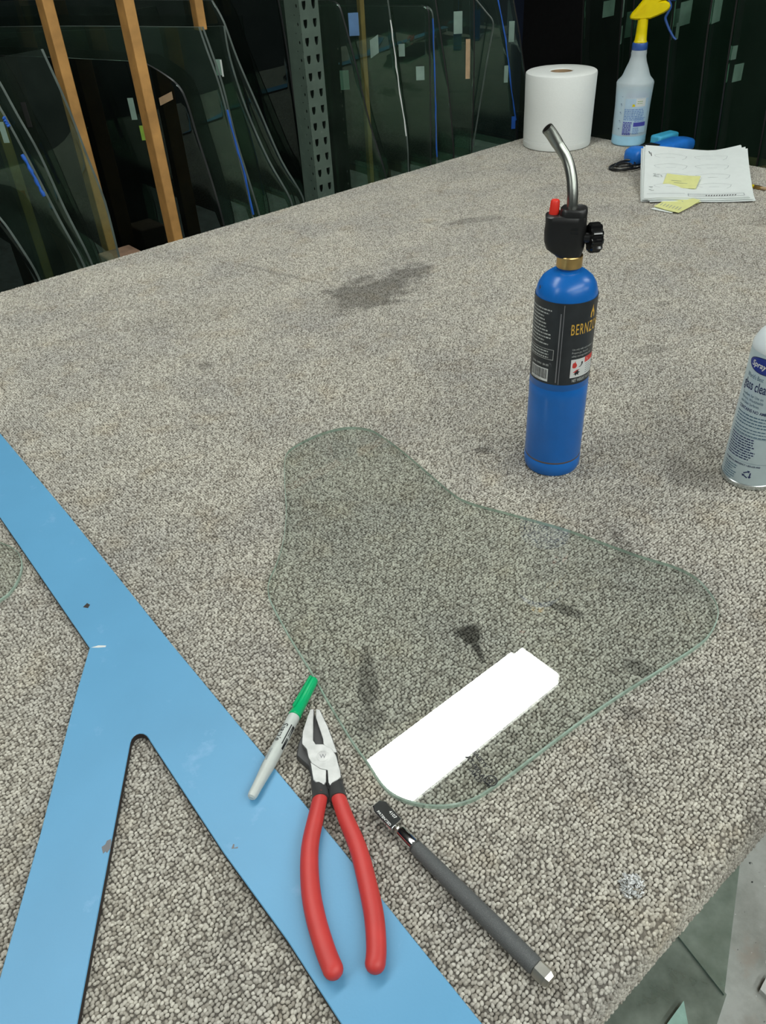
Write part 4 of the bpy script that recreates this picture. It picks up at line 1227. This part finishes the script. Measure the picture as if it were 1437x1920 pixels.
def bottle():
    rz = math.atan2(-.7707, 2.42)
    o = thing('spray_bottle', 'clear trigger spray bottle with blue liquid, yellow sprayer head and blue trigger', 'spray bottle', (.7700, 2.428, 0), rz)
    R = .0465
    prof = [(.040, .0005), (R - .003, .001), (R - .0005, .004), (R, .010), (R - .0006, .02), (R + .0002, .028), (R + .0006, .10), (R + .0028, .148), (R + .0032, .156), (R + .0010, .161), (R - .008, .170), (.0350, .1765), (.0300, .190), (.0235, .205), (.0205, .2165), (.0200, .222), (.0207, .226), (.0200, .230), (.0198, .235)]
    obj('bottle', lathe(prof, 56), M['bottle'], o)
    obj('liquid', lathe([(.039, .002), (R - .004, .003), (R - .002, .010), (R - .002, .10), (R - .0006, .137)], 48), M['liquid'], o)
    obj('base_band', lathe([(R - .0028, .0012), (R - .0002, .004), (R + .0004, .010), (R - .0002, .02), (R + .0005, .0275)], 56, False), M['liquid'], o)
    obj('collar', lathe([(.0200, .2340), (.0205, .2350), (.0202, .2490), (.0190, .2510)], 36), M['trig'], o, 30)
    obj('sprayer_neck', lathe([(.0168, .2505), (.0172, .2530), (.0155, .2560), (.0142, .2750), (.0132, .3060)], 32), M['yellow'], o)
    # head outline in the x-z plane
    out = [(-.0330, .3060), (-.0345, .3110), (-.0310, .3180), (-.0200, .3300), (-.0080, .3450), (.0050, .3580), (.0200, .3640), (.0420, .3650), (.0560, .3610), (.0600, .3540), (.0480, .3470), (.0340, .3440), (.0500, .3445), (.0600, .3400), (.0640, .3330), (.0610, .3250), (.0520, .3180), (.0350, .3110), (.0180, .3050), (.0, .3035), (-.0200, .3035)]
    v, f = prism([(x, z) for x, z in out], -.013, .013, .004)
    def upz(v): return [Vector((p.x, -p.z, p.y)) for p in v]
    hd = obj('sprayer_head', (upz(v), f), M['yellow'], o, 45)
    for k in range(6):
        z = .3125 + k * .0045
        x0 = -.0270 + k * .0042
        rb = box(x0, .0040, -.0138, -.0128, z, z + .0012)
        obj('rib', xf(rb, Matrix.Translation((x0, 0, z)) @ Matrix.Rotation(math.radians(-12), 4, 'Y') @ Matrix.Translation((-x0, 0, -z))), M['yellow'], hd)
    obj('nozzle', xf(lathe([(.0090, 0), (.0105, .001), (.0105, .014), (.0085, .016)], 24), Matrix.Translation((.0600, 0, .3530)) @ Matrix.Rotation(PI / 2, 4, 'Y')), M['trig'], o)
    tr = catmull([(.0560, 0, .3470), (.0640, 0, .3320), (.0600, 0, .3180), (.0555, 0, .3060), (.0600, 0, .2950), (.0700, 0, .2780), (.0830, 0, .2610), (.0900, 0, .2560)], 4)
    obj('trigger', tube(tr, [.0070 - .0001 * i for i in range(len(tr))], 14, sq=.62), M['trig'], o)
    rl = R + .0016
    th0 = -PI / 2
    lab = obj('label', wrap(quad2(-.0200, .0480, .036, .137, 24), rl, th0, 0), M['lab_pale'], o, None)
    def put(name, vf, x, z, m, dr=.0002):
        return obj(name, wrap(([Vector((p.x + x, p.y, 0)) for p in vf[0]], vf[1]), rl + dr, th0, z), M[m], lab, None)
    put('heading', greek(.062, 2, .0050, .0028, 1, .1), -.0175, .1330, 'lab_blue')
    put('white_panel', quad2(.0090, .0370, 0, .0200, 8), 0, .1030, 'white')
    put('yellow_emblem', ([Vector((x, y, 0)) for x, y in ((0, 0), (.0080, 0), (.0070, .0050), (.0040, .0065), (.0010, .0055))], [(0, 1, 2, 3, 4)]), -.0005, .1035, 'yellow')
    put('panel_text', greek(.02, 2, .005, .0014, 5, .4), .0130, .1160, 'green_st', .0004)
    put('text_block', greek(.060, 7, .0042, .0027, 2, .15), -.0200, .0960, 'lab_blue')
    put('text_block', greek(.024, 10, .0034, .0024, 3, .1), -.0200, .0640, 'purple')
    put('violet_band', quad2(.0085, .0450, 0, .0105, 8), 0, .0530, 'purple')
    put('text_block', greek(.034, 3, .0040, .0022, 4, .2), .0100, .0740, 'lab_blue')
    put('text_block', greek(.020, 5, .0034, .0020, 6, .2), .0080, .0490, 'lab_blue')
    for k, z in enumerate((.130, .108, .087, .066, .046)):
        put('gauge_mark', join(quad2(-.0340, -.0300, 0, .0014), ([Vector((p.x - .0325, p.y - .004, 0)) for p in text_vf('%d' % ((6 - k) * 5 - 1), .0042)[0]], text_vf('%d' % ((6 - k) * 5 - 1), .0042)[1])), 0, z, 'navy_ink')
bottle()

# ---------------------------------------------------------------- papers, notes, device, pencil stub
def page_pt(u, v, layer, sk=(0, 0, 0)):
    """u across 0..1, v from the front edge to the back 0..1; the back rides up over the tool below"""
    a = Vector((653, 1889)) ; b = Vector((875, 1848))       # front corners (mm)
    ex = (b - a).normalized(); ey = Vector((-ex.y, ex.x)); ey = (ey + ex * .10).normalized()
    p = a + ex * (u * 232 + sk[0]) + ey * (v * 285 + sk[1]) + ey * 0
    ang = sk[2]
    q = p - a
    p = a + Vector((q.x * math.cos(ang) - q.y * math.sin(ang), q.x * math.sin(ang) + q.y * math.cos(ang)))
    z = 2 + layer * 1.3 + 46 * max(0, (v - .12)) ** 1.25 + 9 * math.sin(PI * u * 1.0 + 2.1) * v ** 3 + (14 * max(0, u - .72) * v ** 4 * 3) + 1.2 * math.sin(7 * u) * (1 - v)
    return Vector((p.x, p.y, z)) * MM
def sheet(label, layer, sk, group='loose sheets in the paper stack', th=.9):
    V, F = [], []
    nu, nv = 12, 14
    for d in (0, th * MM):
        for j in range(nv + 1):
            for i in range(nu + 1):
                V.append(page_pt(i / nu, j / nv, layer, sk) + Vector((0, 0, d)))
    n1 = (nu + 1) * (nv + 1)
    def id(s, i, j): return s * n1 + j * (nu + 1) + i
    for j in range(nv):
        for i in range(nu):
            F.append((id(0, i, j), id(0, i, j + 1), id(0, i + 1, j + 1), id(0, i + 1, j)))
            F.append((id(1, i, j), id(1, i + 1, j), id(1, i + 1, j + 1), id(1, i, j + 1)))
    for i in range(nu):
        F.append((id(0, i, 0), id(0, i + 1, 0), id(1, i + 1, 0), id(1, i, 0)))
        F.append((id(0, i, nv), id(1, i, nv), id(1, i + 1, nv), id(0, i + 1, nv)))
    for j in range(nv):
        F.append((id(0, 0, j), id(1, 0, j), id(1, 0, j + 1), id(0, 0, j + 1)))
        F.append((id(0, nu, j), id(0, nu, j + 1), id(1, nu, j + 1), id(1, nu, j)))
    o = centred('paper_sheet', (V, F), M['paper'])
    return tag(o, label, 'paper', group)
SK = [(-6, 2, .012), (14, -6, -.01), (4, 4, .02), (10, -2, -.006), (-3, -1, .006), (2, 0, .0), (0, 0, .0)]
for k in range(6):
    sheet('plain white sheet beneath the printed page in the paper stack', k, SK[k])
top = sheet('top page of the paper stack, printed with rows of windshield outlines', 6, SK[6], 'loose sheets in the paper stack')
def on_page(lines, wd=.5):
    """polylines in page (u,v) laid on the page as thin ribbons"""
    out = []
    for ln in lines:
        P = [page_pt(u, v, 6) + Vector((0, 0, .0013)) - top.location for u, v in ln]
        V, F = [], []
        for i, p in enumerate(P):
            d = (P[min(i + 1, len(P) - 1)] - P[max(i - 1, 0)]).normalized()
            s = d.cross(Vector((0, 0, 1))).normalized() * wd * MM
            V += [p - s, p + s]
        F = [(2 * i, 2 * i + 2, 2 * i + 3, 2 * i + 1) for i in range(len(P) - 1)]
        out.append((V, F))
    return join(*out)
lines = []
for r in range(4):
    for c in range(2):
        x0 = .10 + c * .42; y0 = .24 + r * .185
        arc = [(x0 + .34 * k / 10, y0 + .045 + .035 * math.sin(PI * k / 10)) for k in range(11)]
        lines.append(arc)
        lines.append([(x0, y0 + .045), (x0 + .015, y0 + .02), (x0 + .06, y0)])
        lines.append([(x0 + .34, y0 + .045), (x0 + .325, y0 + .0), (x0 + .29, y0 - .025)])
        lines.append([(x0 + .12 + .1 * k / 4, y0 + .01) for k in range(5)])
obj('drawn_outlines', on_page(lines, .35), M['ink'], top, None)
tb = [[(.43, .035), (.96, .035)], [(.43, .10), (.96, .10)], [(.43, .035), (.43, .10)], [(.96, .035), (.96, .10)], [(.43, .075), (.6, .075)], [(.03, .105), (.40, .105)]]
obj('title_block', on_page([[(a[0] + (b[0] - a[0]) * k / 8, a[1] + (b[1] - a[1]) * k / 8) for k in range(9)] for a, b in tb], .7), M['ink'], top, None)
dots = []
for k in range(12):
    u = .60 + .025 * k
    dots.append([(u, .045), (u + .004, .07)])
    dots.append([(u, .07), (u + .014, .07)])
obj('title_lettering', on_page(dots, 1.1), M['black_ink'], top, None)
hand = [[(.09, .50), (.12, .505)], [(.10, .48), (.125, .478)], [(.13, .49), (.16, .487)], [(.165, .475), (.18, .465)], [(.09, .46), (.15, .452)], [(.17, .45), (.185, .44)],
        [(.05, .26), (.09, .255)], [(.06, .24), (.085, .235)], [(.05, .20), (.075, .195)], [(.07, .18), (.10, .185)], [(.04, .9), (.05, .86)], [(.06, .88), (.07, .82)]]
obj('handwriting', on_page(hand, .9), M['black_ink'], top, None)

def note(label, pts, z, bend, mat='note', th=.5, nm='sticky_note', lines=None):
    P = [Vector((x, y)) for x, y in pts]
    c = sum(P, Vector((0, 0))) / len(P)
    n = 8
    # bilinear patch over the four corners
    def at(u, v):
        a = P[0].lerp(P[1], u); b = P[3].lerp(P[2], u)
        p = a.lerp(b, v)
        return Vector((p.x, p.y, z(u, v) + bend * (2 * u - 1) ** 2)) * MM
    V, F = [], []
    for d in (0, th * MM):
        for j in range(n + 1):
            for i in range(n + 1):
                V.append(at(i / n, j / n) + Vector((0, 0, d)))
    m_ = (n + 1) ** 2
    for j in range(n):
        for i in range(n):
            q = j * (n + 1) + i
            F.append((q, q + n + 1, q + n + 2, q + 1)); F.append((m_ + q, m_ + q + 1, m_ + q + n + 2, m_ + q + n + 1))
    for i in range(n):
        F.append((i, i + 1, m_ + i + 1, m_ + i)); e = n * (n + 1)
        F.append((e + i, m_ + e + i, m_ + e + i + 1, e + i + 1))
        F.append((i * (n + 1), m_ + i * (n + 1), m_ + (i + 1) * (n + 1), (i + 1) * (n + 1)))
        F.append((i * (n + 1) + n, (i + 1) * (n + 1) + n, m_ + (i + 1) * (n + 1) + n, m_ + i * (n + 1) + n))
    o = centred(nm, (V, F), M[mat])
    tag(o, label, 'note' if nm == 'sticky_note' else 'paper')
    if lines:
        out = []
        for ln in lines:
            Q = [at(u, v) + Vector((0, 0, (th + .35) * MM)) - o.location for u, v in ln]
            V, F = [], []
            for i, p in enumerate(Q):
                d = (Q[min(i + 1, len(Q) - 1)] - Q[max(i - 1, 0)]).normalized(); s = d.cross(Vector((0, 0, 1))).normalized() * .8 * MM
                V += [p - s, p + s]
            out.append((V, [(2 * i, 2 * i + 2, 2 * i + 3, 2 * i + 1) for i in range(len(Q) - 1)]))
        obj('pen_marks', join(*out), M['ink'], o, None)
    return o
note('white slip under the lower yellow note at the stack front', [(655, 1838), (690, 1800), (772, 1868), (740, 1900)], lambda u, v: 1.2, .3, 'paper', .4, 'paper_slip')
note('upper yellow sticky note on the printed page', [(716, 1957), (784, 1920), (812, 1972), (744, 2012)], lambda u, v: 13.5 + 12 * v, 1.5, lines=[[(.2, .5), (.5, .52)], [(.3, .35), (.7, .36)]])
note('lower yellow sticky note with pen strokes hanging off the stack front', [(664, 1846), (702, 1790), (774, 1856), (728, 1908)], lambda u, v: 3.6 + 10 * max(0, v - .6), .6, lines=[[(.12 + .12 * k, .16), (.08 + .12 * k, .36)] for k in range(7)] + [[(.5, .75), (.58, .72)]])
note('second yellow note corner showing beside the lower one', [(700, 1850), (716, 1818), (782, 1862), (750, 1896)], lambda u, v: 2.3, .4)

M['dev'] = plain('bright_blue_plastic', (.02, .19, .68), .35, var=.1)
M['cyan'] = plain('cyan_plastic', (.06, .42, .66), .4)
def device():
    base = Vector((.800, 2.262, 0))
    o = thing('handheld_tool', 'bright blue handheld tool with dark inset and black cord beside the spray bottle', 'tool', base, math.radians(32))
    # body: tapered rounded bar
    secs = []
    V, F = [], []
    st = [(-.105, .020, .028), (-.098, .027, .036), (-.080, .030, .040), (-.040, .026, .034), (.020, .027, .034), (.080, .030, .036), (.120, .026, .030), (.128, .016, .022)]
    n = 16
    for x, hw, hh in st:
        for k in range(n):
            a = 2 * PI * k / n
            c, s = math.cos(a), math.sin(a)
            c = math.copysign(abs(c) ** .55, c); s = math.copysign(abs(s) ** .55, s)
            V.append(Vector((x, hw * c, hh / 2 + .0008 + hh / 2 * s)))
    for i in range(len(st) - 1):
        for k in range(n):
            k2 = (k + 1) % n
            F.append((i * n + k, i * n + k2, (i + 1) * n + k2, (i + 1) * n + k))
    F.append(tuple(range(n))[::-1]); F.append(tuple((len(st) - 1) * n + k for k in range(n)))
    obj('body', (V, F), M['dev'], o, 50)
    b = obj('dark_inset', box(-.070, -.010, -.016, .016, .033, .0372), M['black'], o); bevel(b, .002)
    b = obj('side_grip', box(-.060, .060, .027, .044, .004, .024), M['black'], o); bevel(b, .004)
    b = obj('cyan_cover', box(.055, .135, .040, .075, .006, .036), M['cyan'], o); bevel(b, .006)
    loops = []
    P = []
    rn = random.Random(4)
    for k in range(64):
        a = k / 64 * 2 * PI * 3.2
        r = .030 + .012 * math.sin(a * .6 + 1)
        P.append((-.135 + r * 1.25 * math.cos(a), -.012 + r * .85 * math.sin(a), .0035 + .0024 * (k // 20) + .001 * math.sin(a * 2)))
    P.append((-.104, .0, .012))
    obj('cord', tube(catmull(P, 2), .0026, 8), M['black'], o)
device()

def stub():
    a = Vector((.9190, 1.958, .0045)); b = Vector((.9490, 1.916, .0045))
    d = (b - a).normalized(); L = (b - a).length
    o = thing('pencil_stub', 'short pencil stub with brass ferrule poking out right of the papers', 'pencil', (a + b) / 2 * 1)
    o.location.z = 0
    y = Vector((0, 0, 1)).cross(d).normalized(); z = d.cross(y)
    Mx = Matrix.Translation(a - o.location) @ Matrix((d, y, z)).transposed().to_4x4()
    def ax(prof, seg): 
        v, f = lathe(prof, seg); return [Mx @ Vector((p.z, p.x, p.y)) for p in v], f
    obj('wood_shaft', ax([(.0040, -.04), (.0040, L * .45)], 6), M['yellow'], o, 20)
    obj('ferrule', ax([(.0041, L * .45), (.0044, L * .47), (.0042, L * .6), (.0044, L * .62), (.0041, L * .8)], 20), M['brass'], o)
    obj('eraser', ax([(.0038, L * .8), (.0038, L * 1.0), (.0025, L * 1.04)], 20), M['card'], o)
stub()
